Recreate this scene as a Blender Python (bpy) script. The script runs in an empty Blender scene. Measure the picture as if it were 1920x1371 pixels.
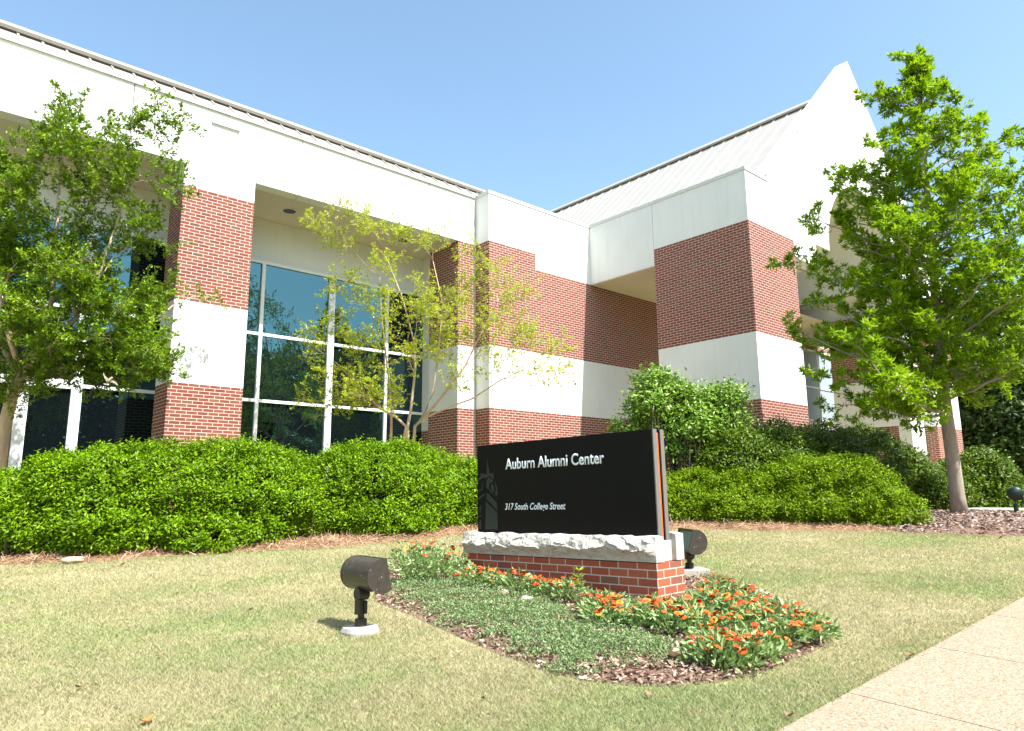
import bpy, bmesh, math, random
import numpy as np
from mathutils import Vector, Matrix, noise as mnoise

# ------------------------------------------------------------------ camera, sky, sun, exposure
SC = bpy.context.scene
COL = SC.collection
F, CX, CY = 1324.0, 960.0, 685.5           # focal length and centre in photo pixels (1920 wide)
CAM = np.array([0., 0., 1.3])
_yaw, _pitch, _roll = math.radians(48.48), math.atan(239.5 / 1324), math.atan(23 / 2710)
FH = np.array([math.cos(_yaw), math.sin(_yaw), 0.])
RH = np.array([math.sin(_yaw), -math.cos(_yaw), 0.])
FWD = FH * math.cos(_pitch) + np.array([0, 0, math.sin(_pitch)])
_up = np.array([0, 0, math.cos(_pitch)]) - FH * math.sin(_pitch)
RT = RH * math.cos(_roll) - _up * math.sin(_roll)
UP = _up * math.cos(_roll) + RH * math.sin(_roll)
cd = bpy.data.cameras.new("camera")
cam = bpy.data.objects.new("camera", cd)
COL.objects.link(cam)
cd.sensor_width = 36.0
cd.lens = F / 1920 * 36.0
cd.clip_start = 0.05
cd.clip_end = 3000
cam.matrix_world = Matrix(((RT[0], UP[0], -FWD[0], CAM[0]), (RT[1], UP[1], -FWD[1], CAM[1]),
                           (RT[2], UP[2], -FWD[2], CAM[2]), (0, 0, 0, 1)))
SC.camera = cam

SUN_TO = np.array([0.0924, -0.696, 1.0]); SUN_TO /= np.linalg.norm(SUN_TO)
w = bpy.data.worlds.new("World"); SC.world = w; w.use_nodes = True
nt = w.node_tree
sky = nt.nodes.new('ShaderNodeTexSky'); sky.sky_type = 'NISHITA'; sky.sun_disc = False
sky.sun_elevation = math.asin(SUN_TO[2])
sky.sun_rotation = math.atan2(SUN_TO[0], SUN_TO[1])
sky.air_density = 1.0; sky.dust_density = 2.2; sky.ozone_density = 0.35; sky.altitude = 200
bg = nt.nodes['Background']; bg.inputs['Strength'].default_value = 0.13
tint = nt.nodes.new('ShaderNodeMix'); tint.data_type = 'RGBA'; tint.blend_type = 'MULTIPLY'; tint.inputs[0].default_value = 1.0
tint.inputs[7].default_value = (0.90, 1.0, 0.95, 1)
nt.links.new(sky.outputs[0], tint.inputs[6]); nt.links.new(tint.outputs[2], bg.inputs[0])
sd = bpy.data.lights.new("sun", 'SUN'); sd.energy = 4.4; sd.angle = math.radians(0.53); sd.color = (1.0, 0.965, 0.91)
so = bpy.data.objects.new("sun", sd); COL.objects.link(so)
so.rotation_euler = Vector(SUN_TO).to_track_quat('Z', 'Y').to_euler()
so.location = (0, -10, 30)
SC.view_settings.view_transform = 'Standard'
SC.view_settings.look = 'None'
SC.view_settings.gamma = 1.0
SC.view_settings.exposure = 1.42

random.seed(7)
RNG = np.random.default_rng(11)

# ------------------------------------------------------------------ measuring helpers
def ray(px, py):
    d = FWD * F + RT * (px - CX) - UP * (py - CY)
    return d / np.linalg.norm(d)
def at(px, py, dep):
    d = ray(px, py); return CAM + d * (dep / (d @ FWD))
def g(s):                                    # ground height along the slope of the lawn
    s = np.maximum(s, -8.0)
    t = np.clip((s - 9) / 7.0, 0, 1)
    return np.where(s < 9, 0.066 * s, 0.594 + 0.066 * 7 * (t - t * t / 2))
def gz(x, y): return g(np.asarray(x) * FH[0] + np.asarray(y) * FH[1])
def ong(px, py):
    d = ray(px, py); t = 0.5
    while t < 200:
        q = CAM + d * t
        if q[2] <= float(gz(q[0], q[1])): break
        t += 0.02
    return q
def onY(px, py, Y): d = ray(px, py); return CAM + d * (Y / d[1])
def onX(px, py, X): d = ray(px, py); return CAM + d * (X / d[0])

# ------------------------------------------------------------------ object helpers
def link(o, parent=None):
    COL.objects.link(o)
    if parent is not None: o.parent = parent
    return o
def tag(o, label, cat, group=None):
    o['label'] = label; o['category'] = cat
    if group: o['group'] = group
    return o
def kind(o, k): o['kind'] = k; return o
def thing(name, label, cat, loc=(0, 0, 0), group=None):
    o = bpy.data.objects.new(name, None); COL.objects.link(o)
    o.location = Vector([float(v) for v in loc]); o.empty_display_size = 0.1
    return tag(o, label, cat, group)

class MB:
    """collects faces with material indices and builds ONE mesh object"""
    def __init__(s): s.v = []; s.f = []; s.m = []
    def add(s, vs, fs, mi=0):
        b = len(s.v); s.v += [tuple(map(float, p)) for p in vs]
        for f in fs: s.f.append([b + i for i in f]); s.m.append(mi)
        return s
    def box(s, x0, x1, y0, y1, z0, z1, mi=0):
        v = [(x0, y0, z0), (x1, y0, z0), (x1, y1, z0), (x0, y1, z0), (x0, y0, z1), (x1, y0, z1), (x1, y1, z1), (x0, y1, z1)]
        return s.add(v, [(0, 3, 2, 1), (4, 5, 6, 7), (0, 1, 5, 4), (1, 2, 6, 5), (2, 3, 7, 6), (3, 0, 4, 7)], mi)
    def prism(s, pts, d, mi=0):
        """closed polygon pts (3d, planar, seen from -d counter-clockwise) extruded by d"""
        n = len(pts); d = np.asarray(d, float)
        v = [np.asarray(p, float) for p in pts] + [np.asarray(p, float) + d for p in pts]
        fs = [tuple(range(n)), tuple(range(2 * n - 1, n - 1, -1))]
        fs += [(i, i + n, (i + 1) % n + n, (i + 1) % n) for i in range(n)]
        return s.add(v, fs, mi)
    def tube(s, pts, rad, n=8, mi=0, cap=True):
        pts = [np.asarray(p, float) for p in pts]
        if not hasattr(rad, '__len__'): rad = [rad] * len(pts)
        V = []; Fs = []
        for i, p in enumerate(pts):
            t = pts[min(i + 1, len(pts) - 1)] - pts[max(i - 1, 0)]
            t /= (np.linalg.norm(t) + 1e-9)
            a = np.cross(t, [0, 0, 1.] if abs(t[2]) < .9 else [1., 0, 0]); a /= np.linalg.norm(a); b = np.cross(t, a)
            for k in range(n):
                th = 2 * math.pi * k / n; V.append(p + (a * math.cos(th) + b * math.sin(th)) * rad[i])
        for i in range(len(pts) - 1):
            for k in range(n):
                k2 = (k + 1) % n
                Fs.append((i * n + k, i * n + k2, (i + 1) * n + k2, (i + 1) * n + k))
        if cap:
            Fs.append(tuple(range(n - 1, -1, -1))); Fs.append(tuple((len(pts) - 1) * n + k for k in range(n)))
        return s.add(V, Fs, mi)
    def build(s, name, mats, parent=None, smooth=False, bevel=0, loc=None):
        me = bpy.data.meshes.new(name); me.from_pydata(s.v, [], s.f)
        mats = mats if isinstance(mats, (list, tuple)) else [mats]
        for m in mats: me.materials.append(m)
        me.polygons.foreach_set('material_index', s.m)
        if smooth: me.polygons.foreach_set('use_smooth', [True] * len(s.f))
        me.update()
        o = bpy.data.objects.new(name, me); link(o, parent)
        if loc is not None: o.location = loc
        if bevel:
            b = o.modifiers.new('bevel', 'BEVEL'); b.width = bevel; b.segments = 2; b.limit_method = 'ANGLE'
        return o

def np_mesh(name, V, faces, mats, parent=None, attrs=None, mi=None, smooth=False):
    """V (N,3); faces (M,k) array with constant k"""
    me = bpy.data.meshes.new(name)
    V = np.asarray(V, np.float32); faces = np.asarray(faces, np.int32); M, k = faces.shape
    me.vertices.add(len(V)); me.vertices.foreach_set('co', V.ravel())
    me.loops.add(M * k); me.loops.foreach_set('vertex_index', faces.ravel())
    me.polygons.add(M); me.polygons.foreach_set('loop_start', np.arange(0, M * k, k, dtype=np.int32))
    mats = mats if isinstance(mats, (list, tuple)) else [mats]
    for m in mats: me.materials.append(m)
    if mi is not None: me.polygons.foreach_set('material_index', np.asarray(mi, np.int32))
    if smooth: me.polygons.foreach_set('use_smooth', np.ones(M, bool))
    for an, av in (attrs or {}).items():
        a = me.attributes.new(an, 'FLOAT', 'POINT'); a.data.foreach_set('value', np.asarray(av, np.float32))
    me.update(calc_edges=True)
    o = bpy.data.objects.new(name, me); return link(o, parent)

def unit(a): return a / (np.linalg.norm(a, axis=-1, keepdims=True) + 1e-9)

def leaf_arrays(P, D, L, W, fold=0.25, rng=RNG, up=None):
    """folded diamond leaves: base P, axis D, length L, width W -> verts, tris, rnd"""
    n = len(P); D = unit(D)
    r = unit(rng.normal(size=(n, 3))) if up is None else up
    S = unit(np.cross(D, r)); N = np.cross(S, D)
    L = np.broadcast_to(L, (n,))[:, None]; W = np.broadcast_to(W, (n,))[:, None]
    mid = P + D * L * 0.45 + N * W * fold
    V = np.stack([P, mid - S * W * .5, P + D * L, mid + S * W * .5], 1).reshape(-1, 3)
    b = np.arange(n)[:, None] * 4
    T = np.concatenate([b + [[0, 2, 1]], b + [[0, 3, 2]]], 1).reshape(-1, 3)
    rnd = np.repeat(rng.random(n), 4)
    return V, T, rnd

def in_poly(x, y, poly):
    c = np.zeros(len(x), bool); n = len(poly)
    for i in range(n):
        x0, y0 = poly[i]; x1, y1 = poly[(i + 1) % n]
        if y0 == y1: continue
        hit = ((y0 > y) != (y1 > y)) & (x < (x1 - x0) * (y - y0) / (y1 - y0) + x0)
        c ^= hit
    return c
def snoise(P, f=1.0, seed=0):
    """cheap smooth noise in numpy, about -1..1"""
    r = np.random.default_rng(seed); out = np.zeros(len(P))
    for k in range(7):
        d = r.normal(size=P.shape[1]); d = d / np.linalg.norm(d) * f * (0.6 + 0.35 * k)
        out += np.sin(P @ d * 2 * math.pi + r.random() * 6.28) / (1 + .35 * k)
    return out / 2.6

# ------------------------------------------------------------------ materials
def new_mat(name):
    m = bpy.data.materials.new(name); m.use_nodes = True
    return m, m.node_tree, m.node_tree.nodes['Principled BSDF']
def N(t, ty, **kw):
    n = t.nodes.new(ty)
    for k, v in kw.items(): setattr(n, k, v)
    return n
def math_n(t, op, a, b=None, c=None):
    n = N(t, 'ShaderNodeMath', operation=op)
    for i, v in enumerate((a, b, c)):
        if v is None: continue
        if isinstance(v, (int, float)): n.inputs[i].default_value = v
        else: t.links.new(v, n.inputs[i])
    return n.outputs[0]
def ramp(t, fac, stops, interp='LINEAR'):
    n = N(t, 'ShaderNodeValToRGB'); cr = n.color_ramp; cr.interpolation = interp
    while len(cr.elements) < len(stops): cr.elements.new(0.5)
    for e, (p, c) in zip(cr.elements, stops): e.position = p; e.color = (*c, 1)
    t.links.new(fac, n.inputs[0]); return n.outputs[0]
def mixc(t, fac, a, b):
    n = N(t, 'ShaderNodeMix', data_type='RGBA')
    for s, v in ((0, fac), (6, a), (7, b)):
        if isinstance(v, (int, float)): n.inputs[s].default_value = v
        elif isinstance(v, tuple): n.inputs[s].default_value = (*v, 1)
        else: t.links.new(v, n.inputs[s])
    return n.outputs[2]
def noise_n(t, vec, scale, detail=4, rough=.55):
    n = N(t, 'ShaderNodeTexNoise'); n.inputs['Scale'].default_value = scale
    n.inputs['Detail'].default_value = detail; n.inputs['Roughness'].default_value = rough
    if vec is not None: t.links.new(vec, n.inputs['Vector'])
    return n.outputs[0]
def coords(t): return N(t, 'ShaderNodeTexCoord').outputs['Object']
def bump(t, b, h, strength, dist):
    n = N(t, 'ShaderNodeBump'); n.inputs['Strength'].default_value = strength; n.inputs['Distance'].default_value = dist
    t.links.new(h, n.inputs['Height']); t.links.new(n.outputs[0], b.inputs['Normal'])
def mapv(t, v, sc):
    n = N(t, 'ShaderNodeMapping'); n.inputs['Scale'].default_value = sc; t.links.new(v, n.inputs['Vector']); return n.outputs[0]

def simple_mat(name, col, rough=.6, metallic=0., var=.08, scale=8., spec=.5):
    m, t, b = new_mat(name); c = coords(t)
    f = noise_n(t, c, scale)
    lo = tuple(max(0, x * (1 - var)) for x in col); hi = tuple(min(1, x * (1 + var)) for x in col)
    t.links.new(ramp(t, f, [(.3, lo), (.7, hi)]), b.inputs['Base Color'])
    b.inputs['Roughness'].default_value = rough; b.inputs['Metallic'].default_value = metallic
    b.inputs['Specular IOR Level'].default_value = spec
    return m

PAL = [(0, (.155, .036, .025)), (.35, (.205, .048, .031)), (.62, (.24, .062, .040)), (.84, (.20, .050, .036)), (.88, (.23, .095, .05)), (.93, (.145, .042, .037)), (.955, (.15, .10, .062)), (1, (.09, .056, .042))]
PAL_SIGN = [(0, (.30, .065, .028)), (.35, (.36, .085, .036)), (.62, (.41, .11, .05)), (.80, (.33, .08, .04)), (.86, (.24, .07, .05)), (.93, (.22, .10, .05)), (1, (.11, .055, .045))]
def brick_mat(name, pal=PAL, bw=.2032, bh=.0677, mort=.0105, mortar=(.54, .48, .42)):
    m, t, b = new_mat(name); c = coords(t)
    sx = N(t, 'ShaderNodeSeparateXYZ'); t.links.new(c, sx.inputs[0])
    ge = N(t, 'ShaderNodeTexCoord'); sn = N(t, 'ShaderNodeSeparateXYZ'); t.links.new(ge.outputs['Normal'], sn.inputs[0])
    isx = math_n(t, 'GREATER_THAN', math_n(t, 'ABSOLUTE', sn.outputs[0]), .6)
    u = math_n(t, 'ADD', math_n(t, 'MULTIPLY', sx.outputs[0], math_n(t, 'SUBTRACT', 1, isx)), math_n(t, 'MULTIPLY', sx.outputs[1], isx))
    r = math_n(t, 'DIVIDE', math_n(t, 'ADD', sx.outputs[2], 20 * bh), bh)
    row = math_n(t, 'FLOOR', r)
    uu = math_n(t, 'ADD', math_n(t, 'DIVIDE', u, bw), math_n(t, 'MULTIPLY', row, .5))
    uu = math_n(t, 'ADD', uu, 200.0)
    colm = math_n(t, 'FLOOR', uu)
    fr, fu = math_n(t, 'FRACT', r), math_n(t, 'FRACT', uu)
    mk = math_n(t, 'MAXIMUM', math_n(t, 'LESS_THAN', fr, mort / bh), math_n(t, 'LESS_THAN', fu, mort / bw))
    cb = N(t, 'ShaderNodeCombineXYZ'); t.links.new(colm, cb.inputs[0]); t.links.new(row, cb.inputs[1]); t.links.new(isx, cb.inputs[2])
    wn = N(t, 'ShaderNodeTexWhiteNoise', noise_dimensions='3D'); t.links.new(cb.outputs[0], wn.inputs['Vector'])
    bc = ramp(t, wn.outputs['Value'], pal)
    fine = noise_n(t, c, 45, 5, .7)
    bc = mixc(t, math_n(t, 'MULTIPLY', fine, .35), bc, (.17, .048, .034))
    big = noise_n(t, c, .7, 3)
    fin = mixc(t, mk, bc, mixc(t, fine, mortar, tuple(x * 1.25 for x in mortar)))
    fin = mixc(t, math_n(t, 'MULTIPLY', big, .08), fin, (.34, .25, .21))
    t.links.new(fin, b.inputs['Base Color']); b.inputs['Roughness'].default_value = .85
    b.inputs['Specular IOR Level'].default_value = .2
    bump(t, b, math_n(t, 'ADD', math_n(t, 'SUBTRACT', 1, mk), math_n(t, 'MULTIPLY', fine, .25)), .8, .006)
    return m

def stucco_mat(name, col=(.80, .78, .73)):
    m, t, b = new_mat(name); c = coords(t)
    fine = noise_n(t, c, 90, 4, .7); big = noise_n(t, c, .9, 5, .6)
    streak = noise_n(t, mapv(t, c, (5, 5, .22)), 1.6, 5, .65)
    c1 = mixc(t, ramp(t, big, [(.4, (0, 0, 0)), (.7, (1, 1, 1))]), col, tuple(x * .93 for x in col))
    c2 = mixc(t, math_n(t, 'MULTIPLY', ramp(t, streak, [(.52, (0, 0, 0)), (.75, (1, 1, 1))]), .38), c1, (col[0] * .80, col[1] * .79, col[2] * .77))
    t.links.new(c2, b.inputs['Base Color']); b.inputs['Roughness'].default_value = .9
    b.inputs['Specular IOR Level'].default_value = .15
    bump(t, b, fine, .35, .004)
    return m

def leaf_mat(name, stops, trans=(.25, .38, .05), rough=.42, spec=.5, tmix=.32):
    m, t, b = new_mat(name)
    at_ = N(t, 'ShaderNodeAttribute', attribute_name='rnd')
    c = ramp(t, at_.outputs['Fac'], stops)
    t.links.new(c, b.inputs['Base Color']); b.inputs['Roughness'].default_value = rough
    b.inputs['Specular IOR Level'].default_value = spec
    tr = N(t, 'ShaderNodeBsdfTranslucent')
    t.links.new(mixc(t, .5, c, trans), tr.inputs[0])
    mx = N(t, 'ShaderNodeMixShader'); mx.inputs[0].default_value = tmix
    t.links.new(b.outputs[0], mx.inputs[1]); t.links.new(tr.outputs[0], mx.inputs[2])
    t.links.new(mx.outputs[0], t.nodes['Material Output'].inputs[0])
    return m

def bark_mat(name, a, b_, sc=6):
    m, t, b = new_mat(name); c = coords(t)
    f = noise_n(t, mapv(t, c, (1, 1, .25)), sc * 3, 6, .7); f2 = noise_n(t, c, sc * .5, 3)
    col = mixc(t, ramp(t, f, [(.35, (0, 0, 0)), (.65, (1, 1, 1))]), a, b_)
    col = mixc(t, math_n(t, 'MULTIPLY', f2, .4), col, tuple(x * 1.5 for x in b_))
    t.links.new(col, b.inputs['Base Color']); b.inputs['Roughness'].default_value = .9
    bump(t, b, f, .6, .01); return m

M = {}
M['brick'] = brick_mat('brick_wall')
M['sign_brick'] = brick_mat('sign_brick', PAL_SIGN, bw=.195, bh=.0677, mort=.0095, mortar=(.46, .42, .36))
M['stucco'] = stucco_mat('stucco', (.72, .717, .70))
M['soffit'] = stucco_mat('shaded_soffit_stucco', (.62, .555, .46))  # tan of shade and warm ground bounce painted into the stucco colour
M['roof'] = simple_mat('roof_metal', (.35, .33, .297), .42, 0., .05, 1.5)
M['roof_dark'] = simple_mat('roof_vent_strip', (.07, .05, .04), .7)
M['cap'] = simple_mat('cap_flashing', (.56, .56, .535), .45, 0, .03)
M['frame'] = simple_mat('window_frame', (.74, .76, .78), .4, 0., .03)
M['joint'] = simple_mat('joint_sealant', (.42, .42, .41), .7)
M['downlight'] = simple_mat('downlight_can', (.05, .05, .05), .5)
m, t, b = new_mat('glass'); b.inputs['Base Color'].default_value = (.004, .006, .008, 1); b.inputs['Roughness'].default_value = .0
b.inputs['IOR'].default_value = 2.3; b.inputs['Specular Tint'].default_value = (.40, .86, .98, 1)
nz = noise_n(t, coords(t), .8, 1); bump(t, b, nz, .02, .05); M['glass'] = m
m, t, b = new_mat('glass_with_blinds'); b.inputs['Base Color'].default_value = (.34, .40, .45, 1); b.inputs['Roughness'].default_value = .05; M['blind_glass'] = m
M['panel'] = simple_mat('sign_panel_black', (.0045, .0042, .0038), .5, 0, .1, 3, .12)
M['panel_edge'] = simple_mat('sign_panel_edge', (.17, .16, .15), .5, .2, .05)
M['orange'] = simple_mat('orange_stripe', (.60, .10, .006), .45, 0, .03)
M['orange_shadow'] = simple_mat('orange_stripe_shadow', (.20, .025, .006), .5, 0, .03)  # darker copy of the orange, with the recess shadow painted in
M['letter'] = simple_mat('sign_lettering', (.74, .80, .84), .5, 0, .02)
M['emblem'] = simple_mat('sign_emblem', (.025, .030, .027), .5, 0, .05, 8, .2)
M['bronze'] = simple_mat('bronze_metal', (.060, .050, .043), .38, .35, .15, 30)
m_ = M['bronze']; t = m_.node_tree; b = t.nodes['Principled BSDF']; old = b.inputs['Base Color'].links[0].from_socket
fl = noise_n(t, coords(t), 55, 1); t.links.new(mixc(t, ramp(t, fl, [(.73, (0, 0, 0)), (.75, (1, 1, 1))]), old, (.45, .43, .40)), b.inputs['Base Color'])
M['bronze_dark'] = simple_mat('bronze_casting', (.035, .03, .027), .5, .3, .3, 40)
M['lens'] = simple_mat('lamp_lens', (.22, .33, .37), .25, 0, .05)  # blue-grey reflection painted into the lens colour
M['concrete'] = simple_mat('concrete', (.36, .33, .295), .9, 0, .15, 14)
M['green_metal'] = simple_mat('dark_green_metal', (.012, .03, .028), .4, .2, .1)
m, t, b = new_mat('rough_limestone'); c = coords(t)
f = noise_n(t, c, 14, 6, .7); f2 = noise_n(t, c, 3, 3)
t.links.new(mixc(t, ramp(t, f, [(.35, (0, 0, 0)), (.7, (1, 1, 1))]), mixc(t, f2, (.35, .315, .26), (.43, .395, .34)), (.50, .48, .44)), b.inputs['Base Color'])
b.inputs['Roughness'].default_value = .92; bump(t, b, f, .7, .01); M['stone'] = m
M['bark_oak'] = bark_mat('oak_bark', (.20, .165, .135), (.36, .31, .26))
M['bark_crepe'] = bark_mat('crepe_bark', (.30, .20, .14), (.50, .38, .28), 4)
M['twig'] = bark_mat('shrub_twigs', (.05, .04, .025), (.09, .07, .045))
M['leaf_hedge'] = leaf_mat('hedge_leaves', [(0, (.03, .068, .001)), (.5, (.105, .205, .002)), (.85, (.185, .315, .005)), (1, (.34, .48, .04))], trans=(.3, .5, .01), rough=.36, spec=.12, tmix=.12)
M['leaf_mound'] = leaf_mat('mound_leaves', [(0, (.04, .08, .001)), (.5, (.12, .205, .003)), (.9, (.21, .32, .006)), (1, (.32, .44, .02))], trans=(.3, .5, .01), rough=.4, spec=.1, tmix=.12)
M['leaf_dark'] = leaf_mat('evergreen_leaves', [(0, (.014, .032, .006)), (.6, (.03, .06, .008)), (1, (.06, .10, .014))], trans=(.1, .18, .02), tmix=.15, spec=.25)
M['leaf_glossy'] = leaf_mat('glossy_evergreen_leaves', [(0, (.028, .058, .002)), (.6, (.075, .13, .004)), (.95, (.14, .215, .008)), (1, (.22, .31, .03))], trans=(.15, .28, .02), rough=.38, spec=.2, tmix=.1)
M['leaf_holly'] = leaf_mat('holly_leaves', [(0, (.07, .15, .012)), (.6, (.16, .29, .025)), (1, (.34, .47, .09))], rough=.34, spec=.3, tmix=.12)
M['leaf_oak'] = leaf_mat('oak_leaves', [(0, (.07, .145, .002)), (.5, (.18, .325, .004)), (1, (.37, .54, .02))], trans=(.42, .60, .015), tmix=.38, spec=.2)
M['leaf_crepe'] = leaf_mat('crepe_leaves', [(0, (.035, .08, .002)), (.6, (.115, .215, .003)), (1, (.34, .48, .02))], trans=(.34, .48, .015), tmix=.24, spec=.25)
M['leaf_young'] = leaf_mat('young_crepe_leaves', [(0, (.17, .28, .008)), (.45, (.32, .44, .015)), (.8, (.46, .50, .03)), (1, (.52, .32, .05))], trans=(.55, .5, .05), tmix=.38, spec=.35)
M['leaf_zinnia'] = leaf_mat('zinnia_leaves', [(0, (.12, .20, .055)), (.6, (.22, .34, .10)), (1, (.40, .50, .24))], tmix=.25)
M['leaf_cover'] = leaf_mat('ground_cover_leaves', [(0, (.10, .165, .055)), (.55, (.185, .27, .105)), (.93, (.29, .365, .19)), (.985, (.38, .45, .24)), (1, (.14, .14, .45))], tmix=.2, spec=.25)
M['petal_orange'] = simple_mat('petals_orange', (.66, .088, .003), .6, 0, .2, 60)
M['petal_amber'] = simple_mat('petals_amber', (.72, .19, .004), .6, 0, .2, 60)
M['petal_red'] = simple_mat('petals_red', (.58, .032, .004), .6, 0, .2, 60)
M['flower_eye'] = simple_mat('flower_centre', (.12, .025, .008), .8)
M['blossom'] = simple_mat('pale_blossom', (.75, .66, .52), .8, 0, .1, 40)
M['dry_leaf'] = simple_mat('dry_leaf', (.27, .15, .08), .8, 0, .3, 30)
M['dry_tan'] = simple_mat('dry_tan_leaf', (.52, .38, .25), .8, 0, .15, 30)
M['dry_orange'] = simple_mat('dry_orange_leaf', (.60, .15, .03), .7, 0, .2, 30)
M['pebble'] = simple_mat('pale_stone', (.38, .31, .23), .9, 0, .15, 12)
M['bird'] = simple_mat('bird_plumage', (.40, .33, .28), .8, 0, .35, 40)
M['bird_belly'] = simple_mat('bird_belly', (.72, .66, .60), .8, 0, .1, 30)

def ground_color(t, pos):
    """patchy dormant lawn: straw with green patches"""
    sep = N(t, 'ShaderNodeSeparateXYZ'); t.links.new(pos, sep.inputs[0])
    cb = N(t, 'ShaderNodeCombineXYZ'); t.links.new(sep.outputs[0], cb.inputs[0]); t.links.new(sep.outputs[1], cb.inputs[1])
    big = noise_n(t, mapv(t, cb.outputs[0], (.5, .9, 1)), .75, 3, .55)
    mid = noise_n(t, cb.outputs[0], 5.0, 4, .65)
    f = math_n(t, 'ADD', math_n(t, 'MULTIPLY', big, .72), math_n(t, 'MULTIPLY', mid, .28))
    return ramp(t, f, [(.30, (.16, .275, .075)), (.42, (.26, .305, .115)), (.51, (.37, .34, .18)), (.68, (.48, .42, .27))])
m, t, b = new_mat('lawn_soil'); pos = N(t, 'ShaderNodeNewGeometry').outputs['Position']
gc = ground_color(t, pos); fn = noise_n(t, pos, 120, 4, .8)
t.links.new(mixc(t, ramp(t, fn, [(.3, (0, 0, 0)), (.75, (.6, .6, .6))]), gc, (.33, .27, .14)), b.inputs['Base Color'])
b.inputs['Roughness'].default_value = 1; b.inputs['Specular IOR Level'].default_value = 0
bump(t, b, fn, .8, .01); M['lawn'] = m
m, t, b = new_mat('grass_blades'); pos = N(t, 'ShaderNodeNewGeometry').outputs['Position']
gc = ground_color(t, pos); at_ = N(t, 'ShaderNodeAttribute', attribute_name='rnd')
tone = ramp(t, at_.outputs['Fac'], [(0, (.15, .25, .065)), (.3, (.24, .30, .105)), (.45, (.46, .40, .24)), (.8, (.57, .495, .35)), (1, (.70, .625, .49))])
cc = mixc(t, .42, gc, tone); t.links.new(cc, b.inputs['Base Color']); b.inputs['Roughness'].default_value = .7
b.inputs['Specular IOR Level'].default_value = .25
tr = N(t, 'ShaderNodeBsdfTranslucent'); t.links.new(cc, tr.inputs[0]); mx = N(t, 'ShaderNodeMixShader'); mx.inputs[0].default_value = .38
t.links.new(b.outputs[0], mx.inputs[1]); t.links.new(tr.outputs[0], mx.inputs[2]); t.links.new(mx.outputs[0], t.nodes['Material Output'].inputs[0])
M['grass'] = m
def chip_mat(name, stops):
    m, t, b = new_mat(name); a = N(t, 'ShaderNodeAttribute', attribute_name='rnd')
    t.links.new(ramp(t, a.outputs['Fac'], stops), b.inputs['Base Color']); b.inputs['Roughness'].default_value = .9
    b.inputs['Specular IOR Level'].default_value = .2; return m
M['chips'] = chip_mat('bark_chips', [(0, (.10, .055, .04)), (.4, (.24, .15, .11)), (.75, (.38, .27, .21)), (1, (.58, .46, .38))])
M['chips_grey'] = chip_mat('grey_bark_chips', [(0, (.09, .06, .05)), (.4, (.22, .16, .14)), (.8, (.36, .28, .25)), (1, (.52, .43, .40))])
M['straw'] = chip_mat('pine_needles', [(0, (.21, .115, .055)), (.5, (.37, .235, .14)), (1, (.55, .40, .28))])
def soil_mat(name, a, b_, sc=40):
    m, t, b = new_mat(name); c = N(t, 'ShaderNodeNewGeometry').outputs['Position']; f = noise_n(t, c, sc, 5, .75)
    t.links.new(ramp(t, f, [(.35, a), (.65, b_)]), b.inputs['Base Color']); b.inputs['Roughness'].default_value = 1
    b.inputs['Specular IOR Level'].default_value = 0; bump(t, b, f, 1, .02); return m
M['soil'] = soil_mat('mulch_soil', (.11, .068, .05), (.29, .19, .14))
M['straw_soil'] = soil_mat('straw_soil', (.19, .11, .06), (.36, .235, .145))
# exposed aggregate pavement
m, t, b = new_mat('aggregate'); c = N(t, 'ShaderNodeNewGeometry').outputs['Position']
vo = N(t, 'ShaderNodeTexVoronoi'); vo.inputs['Scale'].default_value = 78; t.links.new(c, vo.inputs['Vector'])
vs = N(t, 'ShaderNodeSeparateColor'); t.links.new(vo.outputs['Color'], vs.inputs[0])
peb = ramp(t, vs.outputs[0], [(0, (.10, .064, .036)), (.3, (.225, .154, .098)), (.6, (.33, .245, .165)), (.85, (.45, .375, .29)), (1, (.26, .14, .07))])
big = noise_n(t, c, 1.5, 4)
col = mixc(t, ramp(t, vo.outputs['Distance'], [(.35, (0, 0, 0)), (.62, (1, 1, 1))]), peb, (.25, .195, .13))
col = mixc(t, math_n(t, 'MULTIPLY', big, .3), col, (.33, .245, .175))
t.links.new(col, b.inputs['Base Color']); b.inputs['Roughness'].default_value = .85
bump(t, b, math_n(t, 'SUBTRACT', 1, vo.outputs['Distance']), .6, .006); M['aggregate'] = m
M['asphalt'] = simple_mat('asphalt', (.05, .05, .05), .9, 0, .2, 30)

# ------------------------------------------------------------------ ground (structure)
def axis(fine0, fine1, step, far):
    a = list(np.arange(fine0, fine1 + 1e-6, step)); d = step; lo = fine0; hi = fine1; L = []; H = []
    while lo > -far: d *= 1.4; lo -= d; L.append(lo)
    d = step
    while hi < far: d *= 1.4; hi += d; H.append(hi)
    return np.array(L[::-1] + a + H)
gx, gy = axis(-6, 24, .25, 900), axis(-8, 24, .25, 900)
GX, GY = np.meshgrid(gx, gy); GZ = gz(GX, GY)
V = np.stack([GX, GY, GZ], -1).reshape(-1, 3); nx, ny = len(gx), len(gy)
i, j = np.meshgrid(np.arange(nx - 1), np.arange(ny - 1)); b0 = (j * nx + i).ravel()
kind(np_mesh('ground', V, np.stack([b0, b0 + 1, b0 + nx + 1, b0 + nx], 1), M['lawn']), 'structure')

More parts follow.
